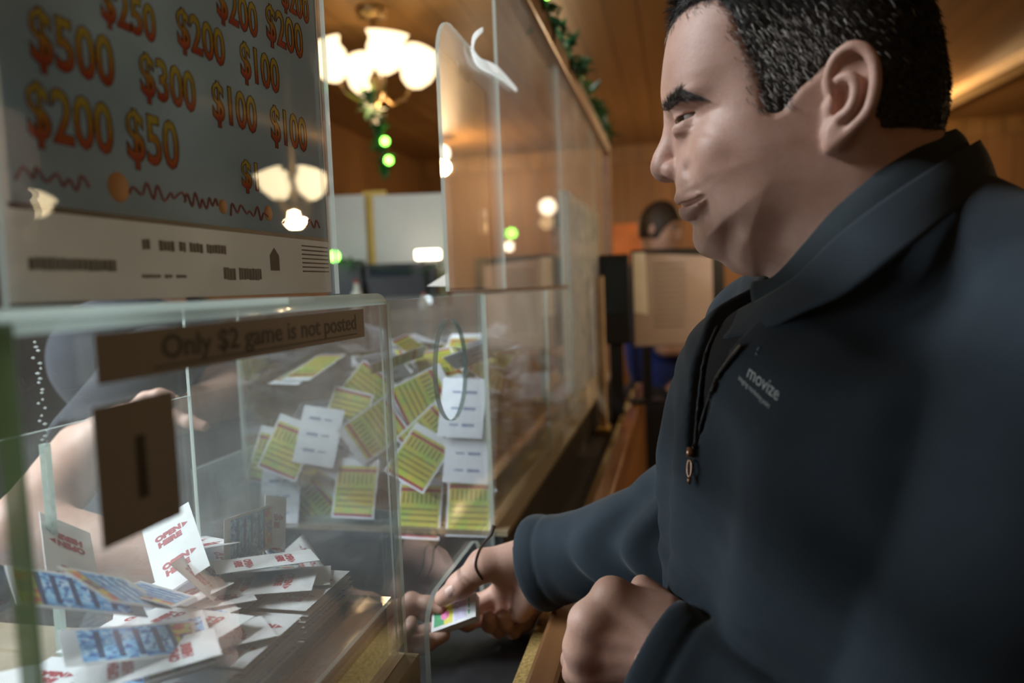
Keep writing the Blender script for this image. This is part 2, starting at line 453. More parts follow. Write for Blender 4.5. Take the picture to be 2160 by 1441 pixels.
def ear_field(F, side):
    def q(px, py, l):
        c = HS(px, py, .085); return np.array([c[0], c[1], side * l])
    H = [(1752, 196, .077), (1748, 158, .081), (1762, 124, .085), (1792, 103, .090), (1822, 110, .093), (1840, 140, .095), (1844, 180, .095), (1838, 216, .093), (1826, 244, .091), (1806, 264, .088), (1786, 284, .085), (1764, 302, .082), (1750, 308, .080)]
    ctr = q(1796, 190, .080)
    # plate of the ear: flat ellipsoid leaning out at the back
    n = np.array([.34, 0, 1.0]); n /= np.linalg.norm(n); n[2] *= side; n[0] *= 1
    e1 = np.array([1, 0, 0]) - n * n[0]; e1 /= np.linalg.norm(e1); e2 = np.cross(n, e1)
    F.ell(q(1800, 180, .0835), (.0150, .030, .0045), np.array([e1, e2, n]), .004)
    F.ell(q(1772, 262, .0795), (.0105, .0185, .005), np.array([e1, e2, n]), .006)
    F.ell(q(1774, 212, .088), (.0085, .0135, .0125), None, .003, 's')      # concha
    F.ell(q(1797, 140, .0925), (.0125, .0115, .0060), None, .003, 's')    # scapha
    pts = catmull([q(*p) for p in H], 3)
    rs = np.interp(np.linspace(0, 1, len(pts)), [0, .15, .5, .8, 1], [.003, .0036, .0038, .0036, .0042])
    F.chain(pts, rs, .0022)
    an = catmull([q(*p) for p in [(1768, 168, .086), (1790, 164, .0895), (1802, 176, .0908), (1804, 198, .091), (1798, 222, .0905), (1786, 240, .089), (1768, 250, .087)]], 3)
    F.chain(an, [.0030] * len(an), .003)
    F.ell(q(1752, 222, .081), (.0042, .0062, .0045), None, .004)          # tragus
    F.ell(q(1762, 285, .0825), (.0085, .011, .0045), None, .005)          # lobe
EYEC = np.array([*HS(1459, 252, .03)[:2], .031])
def build_head(h=.0017):
    lo = (HS(2060, 0)[0], hy(720), -.108); hi = (HS(1365, 0)[0], hy(-125), .108)
    F = Field(lo, hi, h)
    A, B = np.meshgrid(F.ax[0].astype(float), F.ax[1].astype(float), indexing='ij')
    d, hm, W, bump = head_field(A, B)
    R = .078
    t = np.maximum(0, 1 + d / R)          # 1 at silhouette, 0 deep inside
    lat = np.abs(F.ax[2])[None, None, :]
    g = np.sqrt((lat / W[:, :, None]) ** 2 + (t ** 2)[:, :, None]) - 1
    dist = (g * .077).astype(np.float32)
    outside = (d > 0)[:, :, None]
    lt = sstep(.006, .022, lat)
    dist = dist - (bump[:, :, None] * lt)
    inset = .004 * (1 - sstep(-.004, .004, hm))
    dist = dist + inset[:, :, None]
    # nostril-free nose
    F.f = dist.astype(np.float32)
    Q = lambda x, y, l=0.0: np.array([*HS(x, y, 0)[:2], l])
    F.chain([Q(1420, 258), Q(1419, 290), Q(1411, 318), Q(1402, 340), Q(1398, 355)], [.0062, .0066, .0075, .0088, .0098], .010)
    F.ell(Q(1399, 357), (.0088, .0092, .0105), None, .006)
    F.ell(Q(1411, 375), (.008, .004, .0075), None, .005)                        # columella
    for sd in (1, -1):
        F.ell(Q(1426, 364, .0122 * sd), (.0105, .0090, .0068), None, .004)     # wings
        F.ell(Q(1411, 382, .0100 * sd), (.0052, .0038, .0042), None, .0015, 's')   # nostrils
        # lids
        E = EYEC * (1, 1, sd)
        F.ell(E, (.0142, .0136, .0142), None, .005)
        F.ell(E + (.004, -.0100, .004 * sd), (.010, .0022, .008), None, .012)       # lower lid roll
        F.ell(E + (.004, .0098, .004 * sd), (.0115, .0035, .011), None, .005)      # upper lid fold
        dirv = np.array([HS(1429, 262)[0] - HS(1480, 244)[0], HS(1429, 262)[1] - HS(1480, 244)[1], 0]); dirv /= np.linalg.norm(dirv)
        up = np.array([-dirv[1], dirv[0], 0]); up = up if up[1] > 0 else -up
        F.ell(E + np.array([.0060, -.0006, .009 * sd]), (.0150, .0023, .0125), np.array([dirv, up, [0, 0, 1]]), .0012, 's')
    # lips
    def arc(pts, off=0.0, m_=13):
        pl = catmull(pts, 6); dl = np.concatenate([[0], np.cumsum(np.hypot(*np.diff(pl, axis=0).T))])
        u = np.linspace(0, 1, m_) ** 1.5 * dl[-1]
        r = []
        for x, y in zip(np.interp(u, dl, pl[:, 0]), np.interp(u, dl, pl[:, 1])):
            l = surf_l(x, y) if r else 0.0
            c = HS(x, y, l)
            nrm_ = np.array([max(.05, math.sqrt(max(0, 1 - (l / .075) ** 2))), 0, l / .075]); nrm_ /= np.linalg.norm(nrm_)
            r.append(np.array([c[0], c[1], l]) + nrm_ * off)
        r = np.array(r)
        return np.concatenate([r[1:][::-1] * (1, 1, -1), r])
    tp = lambda n: np.sin(np.linspace(0, math.pi, n))
    up = arc([(1433, 421), (1438, 422), (1450, 420), (1464, 417), (1482, 412)], -.0012); n = len(up)
    F.chain(up, .0008 + .0026 * tp(n), .006)
    lw = arc([(1447, 448), (1450, 447), (1458, 441), (1468, 432), (1482, 419)], -.0014)
    F.chain(lw, .0008 + .0046 * tp(n), .006)
    F.chain(arc([(1429, 434), (1440, 433), (1454, 430), (1470, 424), (1490, 412)], .0014), .0016 + .0012 * tp(n), .0016, 's')
    ear_field(F, 1); ear_field(F, -1)
    return F
HF_FIELD = build_head()
hv, hq = HF_FIELD.mesh()
head_world = HW(hv)
# hair shell
def build_hair(h=.0022):
    lo = (HS(2075, 0)[0], hy(320), -.1); hi = (HS(1395, 0)[0], hy(-135), .1)
    F = Field(lo, hi, h)
    A, B = np.meshgrid(F.ax[0].astype(float), F.ax[1].astype(float), indexing='ij')
    d, hm, W, bump = head_field(A, B)
    lat = np.abs(F.ax[2])[None, None, :]
    t = np.maximum(0, 1 + d / .078)
    dist = (np.sqrt((lat / W[:, :, None]) ** 2 + (t ** 2)[:, :, None]) - 1) * .077 - bump[:, :, None] * sstep(.006, .022, lat)
    inset = .004 * (1 - sstep(-.004, .004, hm))
    th = np.interp(B, [hy(290), hy(200), hy(60), hy(-60)], [.001, .0015, .003, .006])
    thick = np.where(hm < 0, th * sstep(0, -.006, hm) + .0005, -.004)
    X = A[:, :, None]; Y = B[:, :, None]; Zz = F.ax[2][None, None, :]
    rip = .0009 * np.sin(X * 900 + 6 * np.sin(Y * 130)) * np.sin(Y * 620 + 5 * np.sin(Zz * 150)) + .0006 * np.sin(X * 1700 + Y * 1300 + Zz * 900)
    F.f = (dist + inset[:, :, None] - thick[:, :, None] + rip * (hm < 0)[:, :, None]).astype(np.float32)
    return F
hairv, hairq = build_hair().mesh()

# ---------------------------------------------------------------- strands
def strands(name, roots, dirs, lens, r0, mat, parent, cols=None, bend=None, nseg=3):
    roots = np.asarray(roots); dirs = np.asarray(dirs); n = len(roots); lens = np.asarray(lens)
    bend = np.zeros((n, 3)) if bend is None else np.asarray(bend)
    ref = np.where(np.abs(dirs[:, 2:3]) > .9, np.array([[1.0, 0, 0]]), np.array([[0, 0, 1.0]]))
    u = np.cross(dirs, ref); u /= np.linalg.norm(u, axis=1)[:, None]; v = np.cross(dirs, u)
    V = np.zeros((n, nseg + 1, 3, 3))
    for i in range(nseg + 1):
        t = i / nseg
        c = roots + dirs * (lens * t)[:, None] + bend * (lens * t * t)[:, None]
        r = np.asarray(r0) * (1 - .75 * t)
        for j in range(3):
            a = 2 * math.pi * j / 3
            V[:, i, j] = c + (u * math.cos(a) + v * math.sin(a)) * (r[:, None] if np.ndim(r) else r)
    base = (np.arange(n) * (nseg + 1) * 3)[:, None]
    q = []
    for i in range(nseg):
        for j in range(3):
            q.append(base + np.array([[i * 3 + j, i * 3 + (j + 1) % 3, (i + 1) * 3 + (j + 1) % 3, (i + 1) * 3 + j]]))
    o = arr_mesh(name, V.reshape(-1, 3), np.concatenate(q), [mat], parent)
    if cols is not None:
        at = o.data.attributes.new('tone', 'FLOAT', 'POINT')
        at.data.foreach_set('value', np.repeat(np.asarray(cols, np.float32), (nseg + 1) * 3))
    return o
def hair_mat(name, stops, rough=.45):
    t = NT(name); a = t.n('ShaderNodeAttribute', attribute_name='tone').outputs['Fac']
    b = t.n('ShaderNodeBsdfPrincipled', {'Base Color': t.ramp(a, stops), 'Roughness': rough, 'Specular IOR Level': .2})
    return t.surf(b)
M_hair = hair_mat('hair_strands', [(0, (.014, .011, .009)), (.35, (.06, .05, .044)), (.6, (.40, .37, .34)), (1, (.85, .82, .78))])
M_hairbase = plain('hair_base', (.016, .012, .010), .7, var=.6, scale=260)
M_hairgrey = M_hairbase
def tri_area_normals(V, Q):
    a, b, c, d = (V[Q[:, i]] for i in range(4))
    n = np.cross(c - a, d - b); A = np.linalg.norm(n, axis=1); return n / (A[:, None] + 1e-12), A * .5
# ---------------------------------------------------------------- hands
def palm(F, wrist, mcps, r_w, r_m, k=.012):
    w = np.array(wrist)
    for m in mcps: F.cap(w + (np.array(m) - w) * .12, m, r_w * .82, r_m, k)
    for a, b in zip(mcps, mcps[1:]): F.cap(a, b, r_m * .95, r_m * .95, k)
    c = (w + sum(np.array(m) for m in mcps) / len(mcps)) / 2
    F.cap(w, c, r_w, r_m * 1.1, k)
def finger(F, pts, r, k=.006):
    """pts: mcp, pip, dip, tip"""
    rs = [r * 1.12, r * 1.04, r * .92, r * .78][:len(pts)]
    F.chain(pts, rs, k)
    F.ell(pts[1], (r * 1.12,) * 3, None, k)
def nail(tip, dip, up, w, name_parent):
    tip, dip, up = map(lambda q: np.array(q, float), (tip, dip, up))
    f = tip - dip; f /= np.linalg.norm(f); s = np.cross(f, up); s /= np.linalg.norm(s); u = np.cross(s, f)
    N = 7; V = []
    for i in range(N):
        for j in range(N):
            a = (i / (N - 1) - .5) * 2; b = (j / (N - 1) - .5) * 2
            rr = min(1, (abs(a) ** 4 + abs(b) ** 4) ** .25 + 1e-6)
            V.append(f * (a * w * .75) + s * (b * w * .62) + u * (-.28 * w * (b * b) - .12 * w * max(0, a) ** 2))
    V = np.array(V)
    return V, s, u
# ---- far right hand (holding the ticket stack)
def right_hand():
    D = .95
    wr = P(1172, 1192, D); lo = P(1010, 1240, D) - .15; hi = P(1010, 1240, D) + .15
    F = Field(lo, hi, .0014)
    ax_ = lambda x, y, dd=0: P(x, y, D + dd)
    F.cap(ax_(1215, 1182, .0), ax_(1150, 1195), .036, .034, .01)
    # back of the hand: index side up
    mi, mm, mr, ml = ax_(1072, 1236, .018), ax_(1070, 1262, .034), ax_(1084, 1284, .044), ax_(1100, 1302, .048)
    palm(F, ax_(1158, 1196, .005), [mi, mm, mr, ml], .034, .017, .016)
    F.cap(ax_(1140, 1180), ax_(1060, 1196, -.004), .030, .024, .018)
    # thumb
    th = [ax_(1098, 1182, -.012), ax_(1020, 1192, -.022), ax_(975, 1232, -.022), ax_(934, 1262, -.014)]
    F.chain(th, [.025, .0185, .0145, .0105], .010)
    F.ell(ax_(966, 1240, -.024), (.0145,) * 3, None, .006)
    # fingers curl under the stack
    finger(F, [mi, ax_(1008, 1272, .030), ax_(966, 1290, .022), ax_(942, 1296, .012)], .0098)
    finger(F, [mm, ax_(1022, 1302, .034), ax_(985, 1316, .016), ax_(968, 1314, .004)], .0102)
    finger(F, [mr, ax_(1050, 1326, .030), ax_(1032, 1318, .004), ax_(1030, 1302, -.012)], .0100)
    finger(F, [ml, ax_(1082, 1330, .026), ax_(1066, 1316, .002), ax_(1058, 1296, -.010)], .0088)
    F.cap(ax_(1120, 1248, -.012), ax_(1098, 1290, -.004), .020, .014, .012)   # heel of the hand
    return F
def left_hand():
    D = .63
    lo = P(1310, 1350, D) - .12; hi = P(1310, 1350, D) + .12
    F = Field(lo, hi, .0013)
    a = lambda x, y, dd=0: P(x, y, D + dd)
    F.cap(a(1520, 1440, -.006), a(1440, 1392, 0), .031, .030, .01)
    F.cap(a(1480, 1410, -.004), a(1400, 1366, .002), .029, .027, .02)
    mi, mm, mr, ml = a(1288, 1258, .012), a(1242, 1312, .006), a(1230, 1366, .010), a(1236, 1414, .018)
    palm(F, a(1430, 1384, .004), [mi, mm, mr, ml], .029, .0135, .013)
    F.cap(a(1400, 1300, .012), a(1310, 1268, .016), .020, .014, .014)
    F.ell(mi, (.0142,) * 3, None, .006); F.ell(mm, (.0145,) * 3, None, .006); F.ell(mr, (.0138,) * 3, None, .006); F.ell(ml, (.0130,) * 3, None, .006)
    for m0, e in [((1292, 1275, .004), (1370, 1330, -.012)), ((1255, 1335, .0), (1360, 1362, -.016)), ((1250, 1384, .004), (1360, 1388, -.012))]:
        F.cap(a(*m0), a(*e), .0045, .0025, .008)
    # fingers fold away from the camera, tips back towards the belly
    finger(F, [mi, a(1262, 1290, .052), a(1300, 1310, .070), a(1330, 1322, .058)], .0098)
    finger(F, [mm, a(1222, 1346, .050), a(1262, 1362, .072), a(1298, 1368, .062)], .0102)
    finger(F, [mr, a(1212, 1392, .050), a(1250, 1406, .070), a(1284, 1408, .060)], .0100)
    finger(F, [ml, a(1214, 1420, .034), a(1222, 1446, .052), a(1250, 1458, .056)], .0092)
    th = [a(1408, 1312, .022), a(1384, 1272, .030), a(1362, 1248, .034), a(1353, 1234, .036)]
    F.chain(th, [.019, .0135, .0105, .0085], .008)
    return F
RH = right_hand(); LH = left_hand()
# ---------------------------------------------------------------- torso frame (turned a little towards the camera)
_tt = math.radians(-12)
TF = np.array([-math.cos(_tt), math.sin(_tt), 0]); TL = np.array([-math.sin(_tt), -math.cos(_tt), 0])
TO = P(1830, 700, .64)
TS, TW = mk_frame(TO, TF, TL)
def to_T(p):
    q = np.asarray(p, float) - TO; return np.array([q @ TF, q[2], q @ TL])
TPROF = [(1562, 640), (1536, 668), (1508, 712), (1486, 770), (1470, 850), (1460, 950), (1456, 1050), (1458, 1150), (1462, 1250), (1470, 1350), (1490, 1480), (1560, 1640), (2250, 1640), (2300, 1300), (2330, 1000), (2320, 800), (2270, 640), (2180, 480), (2085, 392), (1980, 400), (1850, 470), (1700, 560), (1610, 610)]
SH_L = np.array([TS(1860, 700)[0], TS(1830, 690)[1] - .012, .185]); SH_R = np.array([TS(1830, 700)[0] - .02, TS(1830, 700)[1] - .02, -.175])
EL_L = to_T(P(1860, 1720, .52)); WR_L = to_T(P(1392, 1412, .605))
EL_R = to_T(P(1500, 1120, .84)); WR_R = to_T(P(1150, 1185, .945))
def torso_field(h, grow=0.0, arms=True, folds=False):
    lo = (TS(2360, 900)[0] - .02, TS(1830, 1600)[1], -.44); hi = (TS(1130, 1200, -.3)[0] + .09, TS(1830, 360)[1], .36)
    F = Field(lo, hi, h)
    A, B = np.meshgrid(F.ax[0].astype(float), F.ax[1].astype(float), indexing='ij')
    d = poly_sdf(catmull([TS(*p)[:2] for p in TPROF], 4, True), A, B)
    ys = [TS(1830, y)[1] for y in (1600, 1300, 1000, 800, 650, 560, 450, 380)]
    W = np.interp(B, ys, [.20, .205, .20, .19, .165, .125, .09, .07])
    t = np.maximum(0, 1 + d / .145)
    lat = F.ax[2][None, None, :]
    g = np.sqrt((lat / W[:, :, None]) ** 2 + (t ** 2)[:, :, None]) - 1
    F.f = (g * .145).astype(np.float32)
    nb = np.array([TS(1880, 560)[0], TS(1880, 560)[1], 0])
    for sh, sg in ((SH_L, 1), (SH_R, -1)):
        F.cap(nb + (0, -.0, .06 * sg), sh, .07, .072, .05)
        if arms:
            el, wr = (EL_L, WR_L) if sg > 0 else (EL_R, WR_R)
            F.cap(sh, el, .080, .070 if sg > 0 else .078, .045, m=.04)
            F.cap(el, wr, .066 if sg > 0 else .078, .046, .03, m=.04)
    return F
body_T = torso_field(.005)
body_T.f += .024
tv, tq = body_T.mesh(); tw = TW(tv)
parts_v, parts_q, off = [], [], 0
for v, q in ((head_world, hq), (tw, tq), RH.mesh(), LH.mesh()):
    parts_v.append(v); parts_q.append(q + off); off += len(v)
MAN = arr_mesh('person', np.concatenate(parts_v), np.concatenate(parts_q), [M_skin])
tag(MAN, 'heavyset man in dark navy quarter-zip jacket facing left, holding tickets over the counter', 'person')
BV_MAN = BVHTree.FromPolygons([Vector(p) for p in head_world], hq.tolist())
def hit(bv, px, py, off=0.0):
    r = Vector(ray(px, py)).normalized(); loc, n, i, dd = bv.ray_cast(Vector(CAM), r)
    if loc is None: return None, None
    if n.dot(r) > 0: n = -n
    return np.array(loc + n * off), np.array(n)
# ---- eyes
for sd in (1, -1):
    E = EYEC * (1, 1, sd); c = HW(E)
    mb = MB(); gz = HF + np.array([0, 0, -.12]) + HL * (.50 if sd > 0 else -.10); gz /= np.linalg.norm(gz)
    z = Vector(gz); M = Matrix.Translation(Vector(c)) @ z.to_track_quat('Z', 'Y').to_matrix().to_4x4()
    pr = [(0.0126 * math.sin(a), 0.0126 * math.cos(a)) for a in np.linspace(0, math.pi, 22)]
    mb.lathe(pr, 28, 0, M)
    for f in mb.bm.faces:
        q = (M.inverted() @ f.calc_center_median())
        if q.z > .0126 * math.cos(.68): f.material_index = 1
    mb.build('eye', [M_white_eye, M_iris], MAN)
# ---- eyebrows
BROW = [(1400, 236), (1402, 222), (1412, 208), (1424, 196), (1437, 186), (1450, 192), (1466, 199), (1488, 206), (1466, 208), (1446, 208), (1432, 216), (1420, 228), (1410, 236)]
def in_poly(x, y, poly):
    c = False; n = len(poly)
    for i in range(n):
        x1, y1 = poly[i]; x2, y2 = poly[(i + 1) % n]
        if (y1 > y) != (y2 > y) and x < (x2 - x1) * (y - y1) / (y2 - y1) + x1: c = not c
    return c
rt, dr = [], []
for _ in range(3400):
    x = RNG.uniform(1396, 1490); y = RNG.uniform(184, 238)
    if not in_poly(x, y, BROW): continue
    p, n = hit(BV_MAN, x, y)
    if p is None: continue
    d = -HF * .75 - HL * 0 + HZ * (.55 if x < 1437 else -.28); d = d - n * (d @ n); d = d / np.linalg.norm(d) + n * .30
    rt.append(p); dr.append(d / np.linalg.norm(d))
rt = np.array(rt); dr = np.array(dr); ln = RNG.uniform(.004, .0085, len(rt))
for mir in (False, True):
    a, b = rt, dr
    if mir:
        a = rt - 2 * ((rt - HO) @ HL)[:, None] * HL; b = dr - 2 * (dr @ HL)[:, None] * HL
    strands('eyebrow', a, b, ln, .00019, M_hair, MAN, cols=RNG.uniform(.15, .55, len(a)))
# ---- hair shell + strands
mb = MB()
_l = [hit(BV_MAN, x, y, .0003)[0] for x, y in catmull([(1427, 260), (1436, 252), (1448, 247), (1462, 243)], 5)]
mb.tube([p for p in _l if p is not None], .0007, 6)
mb.build('eyelashes', M_hairbase, MAN)
HAIR = arr_mesh('hair', HW(hairv), hairq, [M_hairbase], MAN)
nrm, area = tri_area_normals(hairv, hairq); ctr = hairv[hairq].mean(1)
A2 = ctr[:, 0]; B2 = ctr[:, 1]
hm_c = poly_sdf(HMASK, A2, B2)
ok = (hm_c < .0005)
prob = area * ok; prob /= prob.sum()
N = 15000
pick = RNG.choice(len(ctr), N, p=prob)
jit = hairv[hairq[pick]]; wts = RNG.dirichlet((1, 1, 1, 1), N)
rr = (jit * wts[:, :, None]).sum(1); nn = nrm[pick]
pxx = np.array([-(HS(1690, 300)[0] - r[0]) for r in rr])
down = np.tile(np.array([-.55, -.8, 0]), (N, 1))
topn = np.clip((rr[:, 1] - hy(60)) / (hy(-60) - hy(60)), 0, 1)[:, None]
dd = down * (1 - topn) + np.array([[.55, .25, 0]]) * topn + nn * (.30 + .5 * topn) + RNG.normal(0, .16, (N, 3))
dd -= nn * np.minimum(0, (dd * nn).sum(1))[:, None]
dd /= np.linalg.norm(dd, axis=1)[:, None]
# grey at the temples: the patch between the brow, the sideburn and the ear
tc = HS(1655, 130, .08)[:2]; fr = HS(1600, 150, .08)[:2]
gx = (rr[:, 0] - tc[0]) / .040; gy = (rr[:, 1] - tc[1]) / .036
gm = np.exp(-(gx ** 2 + gy ** 2) * .8)
tone = np.where(RNG.random(N) < gm * .9, RNG.uniform(.45, 1.0, N), RNG.uniform(0, .12, N))
lens = np.interp(rr[:, 1], [hy(280), hy(150), hy(20), hy(-60)], [.003, .007, .011, .018]) * RNG.uniform(.7, 1.2, N)
WR3 = lambda q: q[:, 0:1] * HF + q[:, 1:2] * HZ + q[:, 2:3] * HL
strands('hair_strands', HW(rr), WR3(dd), lens, np.where(tone > .3, .00038, .00028), M_hair, HAIR, cols=tone, bend=WR3(-nn * .25))
# stubbly edge in front of the temples
hn, ha = tri_area_normals(hv, hq); hc_ = hv[hq].mean(1)
hm_h = poly_sdf(HMASK, hc_[:, 0], hc_[:, 1])
okh = (hm_h > -.002) & (hm_h < .011) & (hc_[:, 1] > hy(262)) & (hc_[:, 0] > HS(1672, 200, .07)[0]) & (np.abs(hc_[:, 2]) > .012)
pr = ha * okh * np.exp(-np.maximum(hm_h, 0) / .0045); pr /= pr.sum()
pk = RNG.choice(len(hc_), 1500, p=pr); n_ = hn[pk]
d_ = np.array([[-.6, -.7, 0]]) + n_ * .25 + RNG.normal(0, .2, (1500, 3)); d_ -= n_ * np.minimum(0, (d_ * n_).sum(1))[:, None]; d_ /= np.linalg.norm(d_, axis=1)[:, None]
strands('temple_stubble', HW(hc_[pk] + RNG.normal(0, .0006, (1500, 3))), WR3(d_), RNG.uniform(.003, .007, 1500), .00024, M_hair, HAIR, cols=np.where(RNG.random(1500) < .55, RNG.uniform(.3, .9, 1500), RNG.uniform(.05, .2, 1500)))
# ---- fingernails (visible thumb)
def add_nail(tip, dip, up, w, base):
    V, s, u = nail(tip, dip, up, w, None); V = V + np.array(base)
    N7 = 7; Q = [[i * N7 + j, (i + 1) * N7 + j, (i + 1) * N7 + j + 1, i * N7 + j + 1] for i in range(N7 - 1) for j in range(N7 - 1)]
    o = arr_mesh('fingernail', V, Q, [M_nail], MAN); sm = o.modifiers.new('t', 'SOLIDIFY'); sm.thickness = .0006
BV_RH = BVHTree.FromPolygons([Vector(p) for p in RH.mesh()[0]], RH.mesh()[1].tolist())
_p, _n = hit(BV_RH, 948, 1246, .0002)
if _p is not None: add_nail(P(928, 1266, .936), P(972, 1232, .928), _n, .0100, _p + _n * .0008)
mb = MB(); cp_ = [hit(BV_RH, x, y, .0010)[0] for x, y in catmull([(1013, 1158), (1006, 1175), (1003, 1194), (1009, 1210), (1018, 1222)], 4)]
cp_ = [p for p in cp_ if p is not None]
if len(cp_) > 3:
    e0 = cp_[0]; mb.tube([P(1042, 1108, .955), P(1036, 1128, .952), P(1022, 1144, .948)] + cp_, [.0028, .0026, .0014] + [.0013] * len(cp_), 7)
    mb.build('elastic_cord', plain('dark_brown_cord', (.035, .018, .012), .6), MAN)
# ---------------------------------------------------------------- jacket
def jacket():
    F = torso_field(.0032, arms=False)
    X = F.ax[0][:, None, None]; Y = F.ax[1][None, :, None]; Z = F.ax[2][None, None, :]
    G = Field(F.lo, F.lo, 1); G.lo, G.h, G.n, G.ax = F.lo, F.h, F.n, F.ax; G.f = np.full_like(F.f, .2)
    for sh, el, wr, re in ((SH_L, EL_L, WR_L, .070), (SH_R, EL_R, WR_R, .080)):
        G.cap(sh, el, .080, re, .045, m=.05); G.cap(el, wr, re - .002, .047, .03, m=.05)
    def along(p0, p1):
        ab = p1 - p0; L = np.linalg.norm(ab); e = ab / L
        s_ = (X - p0[0]) * e[0] + (Y - p0[1]) * e[1] + (Z - p0[2]) * e[2]
        r_ = np.sqrt(np.maximum(0, (X - p0[0] - s_ * e[0]) ** 2 + (Y - p0[1] - s_ * e[1]) ** 2 + (Z - p0[2] - s_ * e[2]) ** 2))
        return s_, r_, L
    D = np.zeros_like(F.f)
    for p0, p1, amp, fq, w in ((EL_L, WR_L, .0110, 75, 42), (EL_R, WR_R, .0085, 70, 36), (SH_L, EL_L, .0075, 48, 26), (SH_R, EL_R, .0045, 55, 30)):
        s_, r_, L = along(p0, p1)
        m = sstep(-.05, .03, s_) * sstep(L + .0, L - .03, s_) * sstep(.14, .09, r_)
        ph = s_ * fq + 2.2 * np.sin(Y * w + 1.0) + 1.6 * np.sin(Z * w * .8 + X * 20)
        D += m * amp * np.sin(ph) * (.55 + .45 * np.sin(ph * .37 + Y * 25))
    G.f -= D
    for el, wr, r in ((EL_L, WR_L, .056), (EL_R, WR_R, .060)):
        e = (wr - el) / np.linalg.norm(wr - el)
        G.cap(wr - e * .035, wr + e * .001, .047, r, .02)
        s_ = (X - wr[0]) * e[0] + (Y - wr[1]) * e[1] + (Z - wr[2]) * e[2]
        r_ = np.sqrt(np.maximum(0, (X - wr[0] - s_ * e[0]) ** 2 + (Y - wr[1] - s_ * e[1]) ** 2 + (Z - wr[2] - s_ * e[2]) ** 2))
        # hem: a shallow seam ring behind the cuff edge
        G.f += .0022 * np.exp(-.5 * ((s_ + .014) / .0022) ** 2) * (r_ < .085)
        G.f = smax(G.f, np.where((r_ < .09) & (s_ > -.05) & (s_ < .08), s_ - .012, -.1), .004)
        G.cap(wr - e * .014, wr + e * .06, .034, .052, .004, 's')
    # torso drape: long soft folds running down from the shoulder
    mt = sstep(-.02, -.12, Y) * sstep(.30, .16, np.abs(Z))
    F.f -= mt * .0060 * np.sin(Z * 62 + 1.5 * np.sin(Y * 14) + X * 25) * sstep(-.02, .10, X)
    F.f -= .0018 * np.sin(X * 60 + 9 * np.sin(Y * 17)) * np.sin(Y * 45 + Z * 60)
    F.f = smin(F.f, G.f, .007)
    # the open zip: a groove down the chest
    bt = TS(1565, 640)[1]; bb = TS(1465, 950)[1]
    hw = .0025 + .036 * np.clip((Y - bb) / (bt - bb), 0, 1.4)
    l0 = .0 + .002 * np.clip((Y - bb) / (bt - bb), 0, 1.4)
    V = np.maximum(np.abs(Z - l0) - hw, bb - Y)
    V = np.maximum(V, -X + .05)
    F.f = smax(F.f, -np.maximum(V, -(F.f + .012)), .003).astype(np.float32)
    # neck hole
    nk = np.array([TS(1850, 520)[0], TS(1850, 520)[1], 0])
    return F
JF = jacket(); jv, jq = JF.mesh(); jw = TW(jv)
JACKET = arr_mesh('jacket', jw, jq, [M_jacket], MAN)
BV_J = BVHTree.FromPolygons([Vector(p) for p in jw], jq.tolist())
# black shirt filling the open zip
def shirt():
    F = torso_field(.0034, arms=False); F.f += .0100
    X = F.ax[0][:, None, None]; Y = F.ax[1][None, :, None]; Z = F.ax[2][None, None, :]
    bt = TS(1565, 640)[1]; bb = TS(1465, 950)[1]
    k = np.clip((Y - bb) / (bt - bb), 0, 1.4)
    F.f = np.maximum(F.f, np.maximum(np.abs(Z - .002 * k) - (.006 + .042 * k), np.maximum(bb + .006 - Y, .06 - X))).astype(np.float32)
    return F.mesh()
sv, sq = shirt()
if len(sq): arr_mesh('shirt', TW(sv), sq, [M_black], MAN)
# ---- trousers and shoes
M_trou = fabric('black_trousers', (.008, .008, .010), (.014, .014, .017))
hipc = TW(np.array([TS(1900, 1500)[0], TS(1900, 1500)[1], 0.0])); hipc = np.array([hipc[0], hipc[1], 0.0])
TRF = Field(hipc + np.array([-.36, -.36, -.02]), hipc + np.array([.36, .36, 1.12]), .012)
TRF.ell(hipc + HZ * .96, (.17, .20, .16), np.array([TF, TL, HZ]), .02)
for g in (1, -1): TRF.chain([hipc + TL * .10 * g + HZ * .92, hipc + TL * .11 * g + TF * .02 + HZ * .50, hipc + TL * .12 * g + HZ * .08], [.115, .082, .068], .04)
v_, q_ = TRF.mesh(); arr_mesh('trousers', v_, q_, [M_trou], MAN)
for g in (1, -1):
    c_ = hipc + TL * .12 * g; SF_ = Field(c_ + np.array([-.3, -.3, -.03]), c_ + np.array([.3, .3, .16]), .008)
    SF_.cap(c_ - TF * .03 + HZ * .05, c_ + TF * .19 + HZ * .038, .046, .040, .02); v_, q_ = SF_.mesh(); v_[:, 2] = np.maximum(v_[:, 2], .003); arr_mesh('shoe', v_, q_, [M_black], MAN)
# ---- collars
def strip(name, rows, mat, parent, thick=.003, n=5):
    """rows: list of curves (k,3) all with the same count -> lofted sheet"""
    R = np.array([catmull(r, n) for r in rows]); R = np.array([catmull(R[:, i], 4) for i in range(R.shape[1])]).transpose(1, 0, 2)
    a, b = R.shape[:2]; V = R.reshape(-1, 3)
    Q = [[i * b + j, i * b + j + 1, (i + 1) * b + j + 1, (i + 1) * b + j] for i in range(a - 1) for j in range(b - 1)]
    o = arr_mesh(name, V, Q, [mat], parent); m = o.modifiers.new('t', 'SOLIDIFY'); m.thickness = thick; m.offset = 0
    m.use_rim = True
    return o
def ring(pts):
    """pts (px,py,lat) from the front left side round the back; mirrored to the far side"""
    left = [HS(*p) for p in pts]; right = [np.array([q[0], q[1], -q[2]]) for q in left[::-1]]
    if abs(left[-1][2]) < 1e-6: right = right[1:]
    return np.array([HW(q) for q in left + right])
